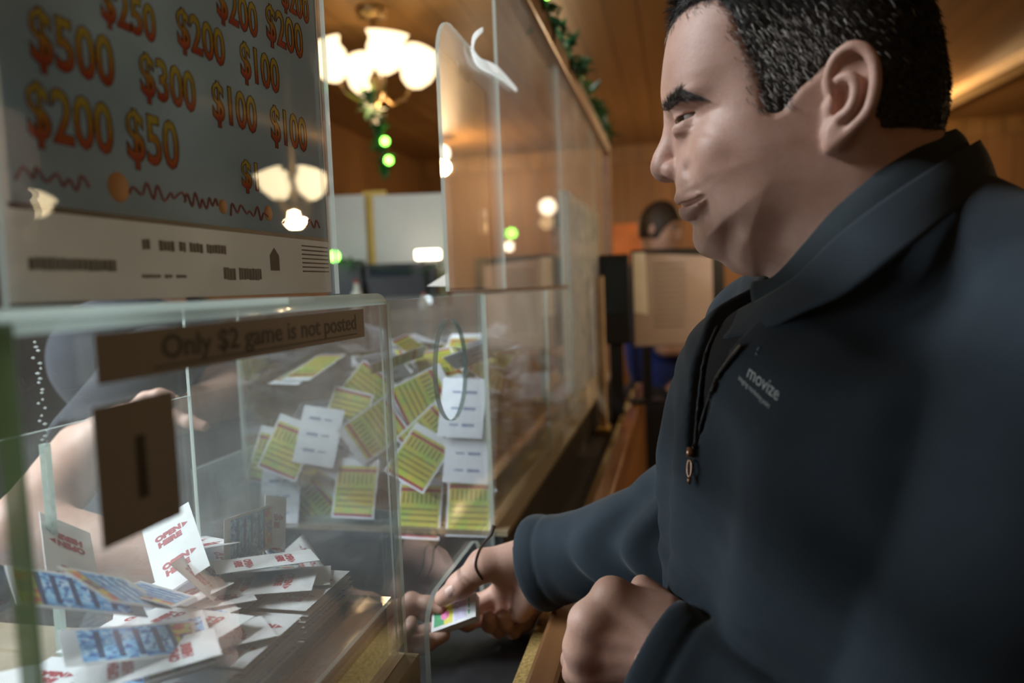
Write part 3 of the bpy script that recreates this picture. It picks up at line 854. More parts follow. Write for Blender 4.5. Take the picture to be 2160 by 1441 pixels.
c1t = [(1588, 596, .048), (1634, 584, .064), (1700, 513, .0765), (1758, 447, .080), (1842, 374, .076), (1925, 308, .058), (1985, 284, .032), (2014, 276, 0)]
c1m = [(1585, 614, .056), (1650, 600, .074), (1720, 532, .088), (1782, 462, .092), (1866, 390, .088), (1945, 326, .066), (2002, 302, .036), (2034, 296, 0)]
c1b = [(1590, 650, .060), (1675, 640, .082), (1750, 570, .098), (1815, 495, .102), (1895, 425, .096), (1970, 360, .074), (2020, 340, .040), (2050, 336, 0)]
COL1 = strip('inner_collar', [ring(c1t), ring(c1m), ring(c1b)], M_collar, JACKET)
c2t = [(1560, 655, .034), (1612, 628, .072), (1680, 584, .094), (1752, 512, .106), (1842, 440, .108), (1940, 372, .088), (2020, 322, .050), (2062, 298, 0)]
c2m = [(1545, 690, .046), (1618, 656, .088), (1690, 618, .110), (1770, 562, .124), (1856, 490, .124), (1950, 420, .104), (2034, 360, .060), (2082, 334, 0)]
c2b = [(1526, 714, .052), (1622, 692, .096), (1698, 656, .122), (1782, 620, .140), (1872, 556, .142), (1968, 484, .120), (2050, 416, .070), (2098, 380, 0)]
COL2 = strip('outer_collar', [ring(c2t), ring(c2m), ring(c2b)], M_jacket, JACKET)
# ---- cuff hems, zip, logo
def drape(pts, bv, off, n=8):
    out = []
    for x, y in catmull(pts, n):
        p, _ = hit(bv, x, y, off)
        if p is not None: out.append(p)
    return out
mb = MB()
zl = drape([(1512, 690), (1490, 742), (1479, 800), (1471, 870), (1466, 925), (1463, 950)], BV_J, .0015)
zr = drape([(1566, 732), (1524, 786), (1504, 830), (1480, 900), (1466, 950)], BV_J, .0015)
for z in (zl, zr):
    if len(z) > 2: mb.tube(z, .0021, 8)
ZIP = mb.build('zipper', M_zip, JACKET)
def zip_teeth():
    mb = MB()
    for z in (zl, zr):
        zz = catmull(z, 3)
        for i in range(0, len(zz) - 1, 1):
            d = zz[i + 1] - zz[i]; d /= np.linalg.norm(d) + 1e-9
            r_ = (CAM - zz[i]); r_ /= np.linalg.norm(r_)
            mb.tube([zz[i] + r_ * .0016 - d * .0004, zz[i] + r_ * .0016 + d * .0006], .0018, 5)
    return mb.build('zipper_teeth', M_zip, ZIP)
if len(zl) > 3: zip_teeth()
pp, pn = hit(BV_J, 1464, 956, .004)
pq, _ = hit(BV_J, 1462, 985, .004)
mb = MB(); pd = pq - pp; pd /= np.linalg.norm(pd)
mb.tube([pp - pd * .004, pp, pp + pd * .004], [.0026, .0034, .0028], 10)
ps = np.cross(pd, pn)
lp = [pp + pd * (.006 + .007 * (1 - math.cos(a))) + ps * .0028 * math.sin(a) for a in np.linspace(0, 2 * math.pi, 14)]
mb.tube(lp, .0009, 6)
mb.tube([pp + pd * .020, pp + pd * .026], [.002, .0012], 8)
mb.build('zip_pull', M_pull, ZIP)
def cuff_ring(el, wr, r, name):
    e = TW((wr - el))-TO; e = e / np.linalg.norm(e); c = TW(wr) if False else TO + wr[0] * TF + wr[1] * HZ + wr[2] * TL
    u = np.cross(e, [0, 0, 1]); u /= np.linalg.norm(u); v = np.cross(e, u)
    return c, e, u, v
M_logo = plain('grey_embroidery', (.36, .38, .38), .8, var=.15, scale=2500)
M_logo2 = plain('blue_embroidery', (.22, .34, .45), .8, var=.15, scale=2500)
def drape_text(txt, x0, y0, x1, y1, hgt, shear_px, mat, off=.0006, name='logo'):
    """lettering embroidered on the chest between two points of the jacket's surface"""
    mb = MB(); text_bm(mb, txt, 1.0, Matrix.Identity(4), 0, ext=0, align='LEFT')
    xs = [v.co.x for v in mb.bm.verts]; w = max(xs); mn = min(xs)
    bmesh.ops.triangulate(mb.bm, faces=mb.bm.faces)
    bmesh.ops.subdivide_edges(mb.bm, edges=[e for e in mb.bm.edges if e.calc_length() > .25], cuts=1)
    dx, dy = x1 - x0, y1 - y0; L = math.hypot(dx, dy); ex, ey = dx / L, dy / L
    for v in mb.bm.verts:
        a = (v.co.x - mn) / (w - mn) * L; b = v.co.y * hgt
        x = x0 + ex * a + shear_px[0] * b; y = y0 + ey * a + shear_px[1] * b
        p, _ = hit(BV_J, x, y, off)
        if p is not None: v.co = Vector(p)
    o = mb.build(name, mat, JACKET, fixn=False); return o
LOGO = drape_text('movize', 1576, 795, 1640, 846, 42, (.30, -.95), M_logo)
drape_text('imaging marketing point', 1558, 800, 1622, 862, 15, (.4, -.9), M_logo, name='logo_tagline')
mb = MB()
for a, b in (((1598, 740), (1603, 733)), ((1596, 746), (1597, 750))):
    z = drape([a, b], BV_J, .0006, 3); mb.tube(z, .0006, 5)
mb.build('logo_mark', M_logo2, JACKET)
# ================================================================== room (axis-aligned in the counter frame)
M_ceil = wood('ceiling_wood', (.16, .085, .03), (.30, .165, .06), 2.2, (1, .06, 1), .38, planks=(0, .14, .05))
M_wallw = wood('wall_panel_wood', (.15, .075, .028), (.26, .135, .052), 2.6, (1, 1, .07), .5, planks=(0, .2, .03))
M_wallo = plain('olive_wall_paint', (.20, .15, .055), .7, var=.15, scale=5)
M_floor = wood('floor_boards', (.10, .055, .03), (.17, .10, .055), 2, (1, .05, 1), .45, planks=(0, .12, .03))
M_frontw = wood('front_wall_wood', (.10, .05, .02), (.16, .08, .035), 2.6, (1, 1, .07), .6)
S0, S1, T_L, T_R, CH = -2.2, 6.6, -2.3, 3.4, 2.62
def room_box(name, s0, s1, t0, t1, z0, z1, mat):
    mb = MB(); mb.box((t0, s0, z0), (t1, s1, z1)); o = mb.build(name, mat); o.matrix_world = CM(0, 0, 0); o['kind'] = 'structure'; return o
room_box('floor', S0, S1, T_L, T_R, -.1, 0, M_floor)
room_box('ceiling', S0, S1, T_L, T_R, CH, CH + .1, M_ceil)
room_box('wall_back', S1, S1 + .1, T_L, T_R, 0, CH, M_wallw)
room_box('wall_front', S0 - .1, S0, T_L, T_R, 0, CH, M_frontw)
room_box('wall_left', S0, S1, T_L - .1, T_L, 0, CH, M_wallw)
room_box('wall_right', S0, S1, T_R, T_R + .1, 0, CH, M_wallo)
room_box('trim_1', S1 - .03, S1, T_L, T_R, CH - .14, CH, M_ceil)
room_box('baseboard_back', S1 - .02, S1, T_L, T_R, 0, .12, M_ceil)
# ================================================================== counter
T0 = -.276; HB = .368; ZB = CZ - HB           # front pane plane and the ledge the bins stand on
M_cwood = wood('counter_front_wood', (.20, .085, .028), (.34, .16, .06), 5, (1, .05, 1), .35, coat=.2)
M_rail = wood('rail_wood', (.15, .062, .024), (.26, .12, .05), 9, (1, .05, 1), .33, coat=.3)
M_ply = plain('plywood_edge', (.42, .28, .095), .7, var=.5, scale=230, bump=.3)
M_pale = plain('pale_pine', (.62, .46, .30), .5, var=.15, scale=30)
M_dark = plain('dark_tray_mat', (.012, .012, .014), .55, var=.4, scale=40, bump=.2)
M_ledge = wood('ledge_laminate', (.16, .13, .085), (.24, .20, .13), 6, (1, .1, 1), .35)
M_acr = acrylic('clear_acrylic', haze=.042, pw=3.2, hazecol=(.74, .72, .66)); M_acr_d = acrylic('grey_smoked_acrylic', haze=.75, hazecol=(.26, .30, .32)); M_acr_h = acrylic('hazy_acrylic', haze=.20, pw=3.2, hazecol=(.72, .66, .58)); M_acr_f = acrylic('side_acrylic', haze=.12, pw=3.2, hazecol=(.72, .67, .60)); M_acr_front = acrylic('reflective_acrylic', haze=.042, pw=2.3, hazecol=(.74, .72, .66)); M_edge = acrylic_edge('acrylic_edge')
M_acr_c = acrylic('clean_acrylic', haze=.022)
M_frost = acrylic('frosted_acrylic', haze=.72, hazecol=(.62, .62, .60)); M_edge_g = acrylic_edge('green_acrylic_edge', (.085, .115, .045), .12)
CS0, CS1 = -.6, 3.05
C = empty('counter', 'long wooden bar counter with plywood edge, brown rail and dark tray', 'counter', mat=CM(0, 0, 0))
def cbox(name, lo, hi, mat, parent, bev=0):
    mb = MB(); mb.box(lo, hi, bev=bev); return mb.build(name, mat, parent)
cbox('front_panel', (-.150, CS0, 0), (-.132, CS1, CZ - .48), M_cwood, C)
cbox('rail', (-.165, CS0, CZ - .48), (-.128, CS1, CZ - .415), M_rail, C, .006)
cbox('plywood_edge', (-.1885, CS0, CZ - .50), (-.165, CS1, CZ - .4450), M_ply, C)
cbox('tray_floor', (-.80, CS0, CZ - .50), (-.1885, CS1, CZ - .468), M_dark, C)
cbox('ledge', (-.80, CS0, CZ - .468), (-.262, .684, ZB), M_ledge, C)
cbox('ledge_core', (-.80, 1.060, CZ - .468), (-.262, CS1, ZB - .008), M_dark, C)
cbox('ledge', (-.80, 1.058, ZB - .008), (-.255, CS1, ZB), M_ledge, C)
cbox('back_panel', (-.80, CS0, 0), (-.78, CS1, CZ - .50), M_cwood, C)
cbox('end_panel', (-.78, CS1 - .02, 0), (-.150, CS1, CZ - .50), M_cwood, C)
# ================================================================== acrylic
def pane(name, parent, s0, s1, z0, z1, t, th=.005, mat=None, edge=None):
    mb = MB(); mb.box((t - th, s0, z0), (t, s1, z1), 0, None, 1, 0); return mb.build(name, [mat or M_acr, edge or M_edge], parent)
def xpane(name, parent, t0, t1, z0, z1, s, th=.005, mat=None, edge=None):
    mb = MB(); mb.box((t0, s - th, z0), (t1, s, z1), 0, None, 1, 1); return mb.build(name, [mat or M_acr, edge or M_edge], parent)
def hpane(name, parent, s0, s1, t0, t1, z, th=.005, mat=None):
    mb = MB(); mb.box((t0, s0, z - th), (t1, s1, z), 0, None, 1, 2); return mb.build(name, [mat or M_acr, M_edge], parent)
def bent_front(parent, s0, s1, zb, zt, t, depth, th=.005, R=.011):
    """front sheet bent over at the top into the lid"""
    out = [(t, zb)] + [(t - R + R * math.cos(a), zt - R + R * math.sin(a)) for a in np.linspace(0, math.pi / 2, 7)] + [(t - depth, zt)]
    inn = [(t - th, zb)] + [(t - R + (R - th) * math.cos(a), zt - R + (R - th) * math.sin(a)) for a in np.linspace(0, math.pi / 2, 7)] + [(t - depth, zt - th)]
    mb = MB(); V = lambda q, s: mb.bm.verts.new((q[0], s, q[1]))
    A = [[V(q, s) for q in out] for s in (s0, s1)]; B = [[V(q, s) for q in inn] for s in (s0, s1)]
    for i in range(len(out) - 1):
        for X, flip in ((A, 0), (B, 1)):
            f = mb.bm.faces.new((X[0][i], X[0][i + 1], X[1][i + 1], X[1][i])); f.material_index = 2 if 0 < i < 7 else 0; f.smooth = 0 < i < 7
        for k in (0, 1):
            f = mb.bm.faces.new((A[k][i], A[k][i + 1], B[k][i + 1], B[k][i])); f.material_index = 1
    for i in (0, -1):
        f = mb.bm.faces.new((A[0][i], A[1][i], B[1][i], B[0][i])); f.material_index = 1
    return mb.build('front_panel', [M_acr_front, M_edge, M_edge], parent)
ZB_ = ZB + .0008
B1 = dict(s0=.262, s1=.680, tb=-.50, zt=CZ - .002)
bin1 = empty('ticket_bin', 'large clear acrylic bin in the left foreground heaped with red and blue tickets', 'acrylic bin', 'clear ticket bins along the counter', mat=CM(0, 0, 0))
bent_front(bin1, B1['s0'], B1['s1'], ZB_, B1['zt'], T0, .105)
xpane('end_panel', bin1, B1['tb'], T0 - .006, ZB_, B1['zt'] - .006, B1['s1'] - .001, mat=M_acr_c)
xpane('end_panel', bin1, B1['tb'], T0, ZB_, B1['zt'] - .006, B1['s0'] - .0005, th=.012, edge=M_edge_g)
mb = MB(); mb.box((B1['tb'] + .0005, .487, ZB_ + .06), (B1['tb'] + .006, .493, B1['zt'] - .11)); mb.build('seam_bar', M_edge, bin1)
pane('back_panel', bin1, B1['s0'], B1['s1'], ZB_, B1['zt'] - .10, B1['tb'], mat=M_acr_c)
hpane('shelf', bin1, B1['s0'] + .008, B1['s1'] - .008, B1['tb'] + .002, T0 - .008, CZ - .305)
cbox('tray', (B1['tb'] + .006, B1['s0'] + .012, ZB_ + .001), (T0 - .012, B1['s1'] - .012, CZ - .311), M_dark, bin1)
# glued seam with bubbles at the back corner
t = NT('bubbly_glue'); v = t.obj(); vo = t.n('ShaderNodeTexVoronoi', {'Vector': v, 'Scale': 420.0}).outputs['Distance']
M_glue = acrylic_edge('glue_seam', (.75, .78, .78), .5)
mb = MB()
for i in range(60):
    z = ZB_ + .09 + i * .0042 + random.uniform(-.001, .001)
    mb.lathe([(.0, -.0012), (.0016 * random.uniform(.6, 1.3), 0), (0, .0012)], 6, 0, Matrix.Translation((B1['tb'] + .003 + random.uniform(-.002, .002), B1['s1'] - .19 + random.uniform(-.002, .002), z)))
mb.build('glue_seam', M_glue, bin1)
# second bin beyond the service gap, third one behind it
def bin_box(s0, s1, tb, label, mat=None, div=None):
    b = empty('ticket_bin', label, 'acrylic bin', 'clear ticket bins along the counter', mat=CM(0, 0, 0))
    pane('front_panel', b, s0, s1, ZB_, CZ - .012, T0, mat=mat or M_acr_f)
    xpane('end_panel', b, tb, T0 - .006, ZB_, CZ - .012, s0 + .006, mat=M_acr_c)
    xpane('end_panel', b, tb, T0 - .006, ZB_, CZ - .012, s1 - .001, mat=mat)
    pane('back_panel', b, s0, s1, ZB_, CZ - .05, tb)
    hpane('base_sheet', b, s0 + .008, s1 - .008, tb + .002, T0 - .008, ZB_ + .006, mat=M_edge)
    return b
bin2 = bin_box(1.064, 1.56, -.69, 'clear acrylic bin full of yellow-green tickets beyond the passing hands')
bin3 = bin_box(1.60, 2.25, -.69, 'clear acrylic bin of pale tickets behind the yellow-green ticket bin', mat=M_acr_h)
# low divider inside the staff side
dv = empty('divider', 'low grey acrylic divider standing on the ledge behind the yellow-green ticket bin', 'divider', mat=CM(0, 0, 0))
pane('sheet', dv, .965, 1.20, ZB_, CZ - .257, -.712, th=.006, mat=M_acr_d); cbox('foot', (-.75, 1.07, ZB_), (-.7185, 1.20, ZB_ + .006), M_edge, dv)
# service window with speaking hole and hand slot
sw = empty('service_window', 'clear acrylic service window with a round speaking hole and hand slot', 'acrylic shield', mat=CM(0, 0, 0))
def holed_pane(parent, s0, s1, z0, z1, t, hole, notch, th=.006):
    from mathutils.geometry import tessellate_polygon
    outer = [(s0, z0)]
    n0, n1, nz, r = notch
    lp = [(n0, z0)] + [(n0 + r - r * math.cos(a), nz - r + r * math.sin(a)) for a in np.linspace(0, math.pi / 2, 9)] + [(n1 - r + r * math.sin(a), nz - r + r * math.cos(a)) for a in np.linspace(0, math.pi / 2, 9)] + [(n1, z0)]
    outer = [(s0, z0)] + lp + [(s1, z0), (s1, z1), (s0, z1)]
    hc = [(hole[0] + hole[2] * math.cos(a), hole[1] + hole[2] * math.sin(a)) for a in np.linspace(0, 2 * math.pi, 64, endpoint=False)]
    allp = outer + hc
    tri = tessellate_polygon([[Vector((x, y, 0)) for x, y in outer], [Vector((x, y, 0)) for x, y in hc]])
    mb = MB()
    F = [mb.bm.verts.new((t, x, y)) for x, y in allp]; K = [mb.bm.verts.new((t - th, x, y)) for x, y in allp]
    for tr in tri:
        for L_ in (F, K):
            f = mb.bm.faces.new([L_[i] for i in tr]); f.material_index = 0
    no = len(outer)
    for base, n in ((0, no), (no, 64)):
        for i in range(n):
            a, b = base + i, base + (i + 1) % n
            f = mb.bm.faces.new((F[a], F[b], K[b], K[a])); f.material_index = 1 if base == 0 else 2
    return mb.build('sheet', [M_acr_c, M_edge, M_darkedge], parent)
M_darkedge = acrylic_edge('dark_polished_edge', (.10, .15, .14), .25)
holed_pane(sw, .6858, 1.0564, CZ - .466, CZ - .010, T0 + .001, (.887, CZ - .102, .064), (.752, .985, CZ - .346, .040))
# upper shield: panes above the bins up to the wooden header
us = empty('upper_shield', 'tall clear acrylic shield panels rising from the bins to the header', 'acrylic shield', mat=CM(0, 0, 0))
def clipped_pane(parent, s0, s1, z0, z1, t, c, th=.005, mat=None):
    poly = [(t, s0, z0), (t, s1, z0), (t, s1, z1), (t, s0 + c, z1)] + [(t, s0 + c - c * math.sin(a), z1 - c + c * math.cos(a)) for a in np.linspace(.15, math.pi / 2, 9)]
    mb = MB(); mb.prism(poly, (-th, 0, 0), 0, 1); return mb.build('panel', [mat or M_acr, M_edge], parent)
clipped_pane(us, .888, 1.198, CZ - .004, CZ + .34, T0, .06)
clipped_pane(us, 1.206, 1.86, CZ - .004, CZ + .544, T0, .02)
clipped_pane(us, 1.868, 2.68, CZ - .004, CZ + .544, T0, .02, mat=M_acr_h)
clipped_pane(us, 2.69, 3.04, CZ - .25, CZ + .544, T0, .02, mat=M_acr_h)
pane('frosted_panel', us, 1.90, 2.66, CZ - .30, CZ + .24, T0 + .0115, mat=M_frost)
# header and end post
hd = empty('header', 'wooden header beam running above the acrylic shield with a post at its end', 'beam', mat=CM(0, 0, 0))
cbox('beam', (T0 - .03, .98, CZ + .545), (T0 + .012, 3.26, CZ + .60), M_rail, hd, .004)
cbox('end_post', (T0 - .03, 3.21, 0), (T0 + .012, 3.26, CZ + .545), M_rail, hd, .004)
pst = empty('wooden_post', 'pale wooden post standing in the counter tray in front of the frosted panel', 'post', mat=CM(0, 0, 0))
cbox('shaft', (T0 + .034, 2.27, CZ - .4672), (T0 + .058, 2.31, CZ + .02), M_pale, pst); cbox('foot', (T0 + .028, 2.25, CZ - .4672), (T0 + .066, 2.33, CZ - .45), M_ply, pst)
# ================================================================== poster, signs, stickers
M_paper = plain('white_paper', (.70, .69, .66), .8, var=.04, scale=30)
def thin_paper(name, col, tr):
    t = NT(name); nz = t.noise(9, 3, t.obj()); c = t.ramp(nz, [(.3, tuple(x * .9 for x in col)), (.7, tuple(min(1, x * 1.08) for x in col))])
    d = t.n('ShaderNodeBsdfDiffuse', {'Color': c}); l = t.n('ShaderNodeBsdfTranslucent', {'Color': c}); m = t.n('ShaderNodeMixShader', {0: tr})
    t.l(d.outputs[0], m.inputs[1]); t.l(l.outputs[0], m.inputs[2]); return t.surf(m)
M_paper_t = thin_paper('backlit_paper', (.50, .46, .40), .35)
M_tan = thin_paper('tan_paper', (.62, .49, .37), .5)
M_strip = plain('beige_strip_paper', (.27, .265, .25), .75, var=.06, scale=20)
M_ink = plain('black_ink', (.02, .02, .02), .7, var=.1)
M_inkb = plain('grey_ink', (.10, .10, .095), .7, var=.1)
M_pbg = thin_paper('poster_blue_grey', (.38, .50, .60), .72)
M_pdark = plain('poster_frame_black', (.02, .02, .025), .5)
M_red = plain('red_ink', (.40, .035, .04), .6, var=.2, scale=90)
M_brown = plain('dark_orange_outline', (.16, .05, .02), .6)
def grad(name, stops, axis, z0, z1):
    t = NT(name); w = t.n('ShaderNodeSeparateXYZ', {'Vector': t.obj()}).outputs[axis]
    f = t.math('DIVIDE', t.math('SUBTRACT', w, z0), z1 - z0)
    nz = t.noise(60, 3, t.obj()); f = t.math('ADD', f, t.math('MULTIPLY', t.math('SUBTRACT', nz, .5), .25))
    c = t.ramp(f, stops)
    d = t.n('ShaderNodeBsdfDiffuse', {'Color': c}); l = t.n('ShaderNodeBsdfTranslucent', {'Color': c}); m = t.n('ShaderNodeMixShader', {0: .6})
    t.l(d.outputs[0], m.inputs[1]); t.l(l.outputs[0], m.inputs[2]); return t.surf(m)
def TXT(s, t, z):      # text laid in the pane plane, reading along +s for a customer
    return Matrix(((0, 0, 1, t), (1, 0, 0, s), (0, 1, 0, z), (0, 0, 0, 1)))
TP = -.36; PS0, PS1 = .335, .742; PZ0, PZ1 = CZ - .0012, CZ + .325
po = empty('poster', 'large blue-grey poster of orange dollar prizes in an acrylic sheet, upper left', 'poster', mat=CM(0, 0, 0))
cbox('paper', (TP - .0012, PS0 + .006, PZ0 + .002), (TP - .0006, PS1 - .006, PZ1), M_paper_t, po)
mb = MB(); mb.face([(TP - .0003, PS0 + .012, CZ + .057), (TP - .0003, PS1 - .011, CZ + .057), (TP - .0003, PS1 - .011, PZ1 - .01), (TP - .0003, PS0 + .012, PZ1 - .01)]); mb.build('printed_panel', M_pbg, po)
mb = MB(); mb.box((TP - .0006, PS0 + .010, CZ + .054), (TP - .0002, PS1 - .009, CZ + .0575)); mb.box((TP - .0006, PS1 - .011, CZ + .054), (TP - .0002, PS1 - .009, PZ1 - .01)); mb.build('border', M_pdark, po)
pane('acrylic_sheet', po, PS0, PS1, PZ0, PZ1, TP + .0055, mat=M_acr_c)
PR = [('$500', 155, 100, 118), ('$300', 355, 174, 92), ('$100', 495, 226, 84), ('$100', 609, 271, 78), ('$200', 151, 250, 120), ('$50', 322, 293, 112), ('$250', 271, 25, 84), ('$200', 424, 78, 84), ('$100', 548, 142, 78),
      ('$200', 600, 66, 78), ('$200', 500, 20, 78), ('$200', 622, 3, 60), ('$1', 529, 369, 62)]
for i, (tx, x, y, hgt) in enumerate(PR):
    s, t_, z = on_t(x, y, TP); _, _, z2 = on_t(x, y + hgt / 2, TP); hh = 2 * (z - z2)
    s2 = on_t(x, y, TP)[0]
    # lettering: fat outline behind, gradient fill in front, a child of the poster each
    M_g = grad('prize_gradient_%s_%d' % (tx.strip('$'), i), [(0, (.80, .11, .07)), (.22, (.92, .26, .07)), (.5, (.95, .52, .09)), (.85, (.95, .72, .12))], 2, z - hh * .42, z + hh * .42)
    mb = MB(); sz = hh * 1.28
    text_bm(mb, tx, sz, TXT(s, TP + .0004, z - sz * .36), 0, 0, sx=.74 if len(tx) > 2 else .9, offset=.0010)
    text_bm(mb, tx, sz, TXT(s, TP + .0005, z - sz * .36), 1, 0, sx=.74 if len(tx) > 2 else .9, offset=.0010, stroke=.011)
    mb.build('prize_amount', [M_g, M_brown], po)
M_mut = plain('muted_red_ink', (.30, .07, .09), .6, var=.3, scale=200)
RS = random.Random(3)
for x, y, wpx in [(110, 380, 150), (330, 408, 120), (424, 426, 70), (524, 449, 80), (636, 471, 76)]:
    a = on_t(x - wpx / 2, y, TP); b = on_t(x + wpx / 2, y, TP); n = 11
    pts = [(TP + .0004, a[0] + (b[0] - a[0]) * (k / (n - 1)) + RS.uniform(-.002, .002), (a[2] + b[2]) / 2 + (.0060 if k % 2 else -.0045) * RS.uniform(.2, 1.1)) for k in range(n)]
    mb = MB(); mb.tube(catmull(pts, 5), .0009, 5); mb.build('red_script', M_mut, po)
M_org = plain('orange_ink', (.50, .22, .05), .6)
for x, y, r in [(250, 395, .010), (470, 436, .006), (566, 450, .007)]:
    s, t_, z = on_t(x, y, TP); mb = MB(); mb.lathe([(r, 0), (r * .9, .0004), (0, .0005)], 14, 0, Matrix.Translation((TP + .0001, s, z)) @ Matrix.Rotation(math.pi / 2, 4, 'Y')); mb.build('emblem', M_org, po)
def smudged_text(x0, y0, x1, y1, hh):
    a = on_t(x0, y0, TP - .0004); b = on_t(x1, y1, TP - .0004); z = (a[2] + b[2]) / 2; mb = MB(); p = a[0]
    while p < b[0]:
        w_ = RS.uniform(.0022, .0042)
        if RS.random() < .86: mb.box((TP - .0004, p, z - hh * RS.uniform(.8, 1)), (TP - .0001, p + w_, z + hh * RS.uniform(.8, 1)))
        p += w_ + .0008
    mb.build('fine_print', M_inkb, po)
smudged_text(60, 556, 245, 560, .0042); smudged_text(300, 517, 475, 526, .0040); smudged_text(300, 582, 390, 584, .0014); smudged_text(472, 576, 548, 580, .0055)
mb = MB()
for k in range(7):
    z = CZ + .047 - k * .0042; mb.box((TP - .0006, .675, z), (TP - .0002, .731, z + .0014))
mb.build('fine_print', M_inkb, po)
s, _, z = on_t(580, 548, TP); mb = MB(); mb.prism([(TP - .0004, s - .008, z - .010), (TP - .0004, s + .008, z - .010), (TP - .0004, s + .008, z + .004), (TP - .0004, s, z + .011), (TP - .0004, s - .008, z + .004)], (.0003, 0, 0)); mb.build('pictogram', M_inkb, po)
# strip on the bin front
st = empty('notice_strip', 'beige paper strip taped along the top of the nearest bin, bold black text', 'sign', mat=CM(0, 0, 0))
cbox('paper', (T0 + .0004, .305, CZ - .0405), (T0 + .0009, .622, CZ - .0155), M_strip, st)
mb = MB(); text_bm(mb, 'Only $2 game is not posted', .0185, TXT(.606, T0 + .0010, CZ - .0325), 0, .0001, 'RIGHT', sx=1.22, offset=.0003)
mb.box((T0 + .0009, .345, CZ - .0372), (T0 + .0012, .605, CZ - .0362)); mb.build('lettering', M_ink, st)
# tag card
tg = empty('price_tag', 'beige card with a black numeral 1 hanging on the nearest bin', 'tag', mat=CM(0, 0, 0))
cbox('card', (T0 + .0004, .300, CZ - .121), (T0 + .0012, .358, CZ - .051), M_strip, tg)
mb = MB(); text_bm(mb, '1', .045, TXT(.330, T0 + .0013, CZ - .102), 0, .0001, offset=.0012); mb.build('numeral', M_ink, tg)
# tan sheet on the upper shield
ts = empty('paper_sheet', 'plain tan paper sheet taped inside the tall shield panel', 'paper', mat=CM(0, 0, 0))
mb = MB(); q = []
cbox('sheet', (T0 - .0075, .91, CZ + .0), (T0 - .0065, 1.135, CZ + .30), M_tan, ts)
cbox('tape', (T0 - .0064, .99, CZ + .292), (T0 - .0058, 1.05, CZ + .308), M_paper, ts)
# white curl decal on the shield
M_decal = thin_paper('white_vinyl', (.95, .95, .93), .55)
dc = empty('window_decal', 'white curved vinyl decal stuck high on the shield panel', 'decal', mat=CM(0, 0, 0))
mb = MB(); pts = [on_t(x, y, T0 + .001) for x, y in [(1018, 62), (1000, 80), (998, 108), (1012, 132), (1040, 146), (1062, 162), (1090, 190)]]
pl = catmull([(p[1], p[0], p[2]) for p in pts], 5); rr = np.interp(np.linspace(0, 1, len(pl)), [0, .3, .75, 1], [.003, .006, .009, .003])
for a, b, r1, r2 in zip(pl, pl[1:], rr, rr[1:]):
    d = b - a; nrm_ = np.array([0, -d[2], d[1]]); nrm_ /= np.linalg.norm(nrm_) + 1e-9
    for o_ in (0, .0006):
        f = mb.bm.faces.new([mb.bm.verts.new(Vector(p) + Vector((o_, 0, 0))) for p in (a + nrm_ * r1, b + nrm_ * r2, b - nrm_ * r2, a - nrm_ * r1)])
bmesh.ops.remove_doubles(mb.bm, verts=mb.bm.verts, dist=1e-5); mb.build('curl', M_decal, dc)
# stray black fleck mark on the bin glass
# ================================================================== pull-tab tickets
M_card = plain('ticket_card', (.60, .61, .62), .6, var=.04, scale=80)
def patchy(name, cols, scale, rough=.45, mode='vor'):
    t = NT(name); v = t.obj()
    if mode == 'vor': f = t.n('ShaderNodeSeparateColor', {'Color': t.n('ShaderNodeTexVoronoi', {'Vector': v, 'Scale': scale}).outputs['Color']}).outputs[0]
    else: f = t.noise(scale, 4, v, .6)
    n = len(cols); r = t.ramp(f, [(i / n, c) for i, c in enumerate(cols)]); t.t.nodes[-1 if False else len(t.t.nodes) - 1]
    for nd in t.t.nodes:
        if nd.bl_idname == 'ShaderNodeValToRGB': nd.color_ramp.interpolation = 'CONSTANT' if mode == 'vor' else 'LINEAR'
    return t.surf(t.n('ShaderNodeBsdfPrincipled', {'Base Color': r, 'Roughness': rough}))
M_tblue = patchy('ticket_blue_print', [(.10, .28, .55), (.22, .48, .78), (.30, .58, .85), (.05, .12, .40), (.16, .40, .70), (.45, .66, .85)], 260)
M_tred = patchy('ticket_red_yellow_print', [(.50, .06, .05), (.60, .42, .05), (.55, .10, .06), (.35, .45, .08)], 220)
M_tnavy = plain('ticket_navy_print', (.03, .05, .14), .5, var=.4, scale=400)
M_redink = plain('ticket_red_ink', (.28, .015, .03), .6, var=.3, scale=700)
M_tgreen = patchy('ticket_green_yellow_print', [(.22, .40, .05), (.45, .48, .05), (.30, .44, .07), (.52, .42, .06), (.38, .44, .12)], 28, mode='noise')
M_tmar = plain('ticket_maroon_print', (.26, .02, .04), .55, var=.3, scale=300)
M_trow = plain('ticket_row_ink', (.14, .13, .03), .6, var=.3, scale=300)
M_tbar = plain('ticket_blue_bar_ink', (.16, .22, .36), .6, var=.3, scale=300)
M_card2 = plain('pale_ticket_card', (.62, .65, .72), .6, var=.05, scale=60)
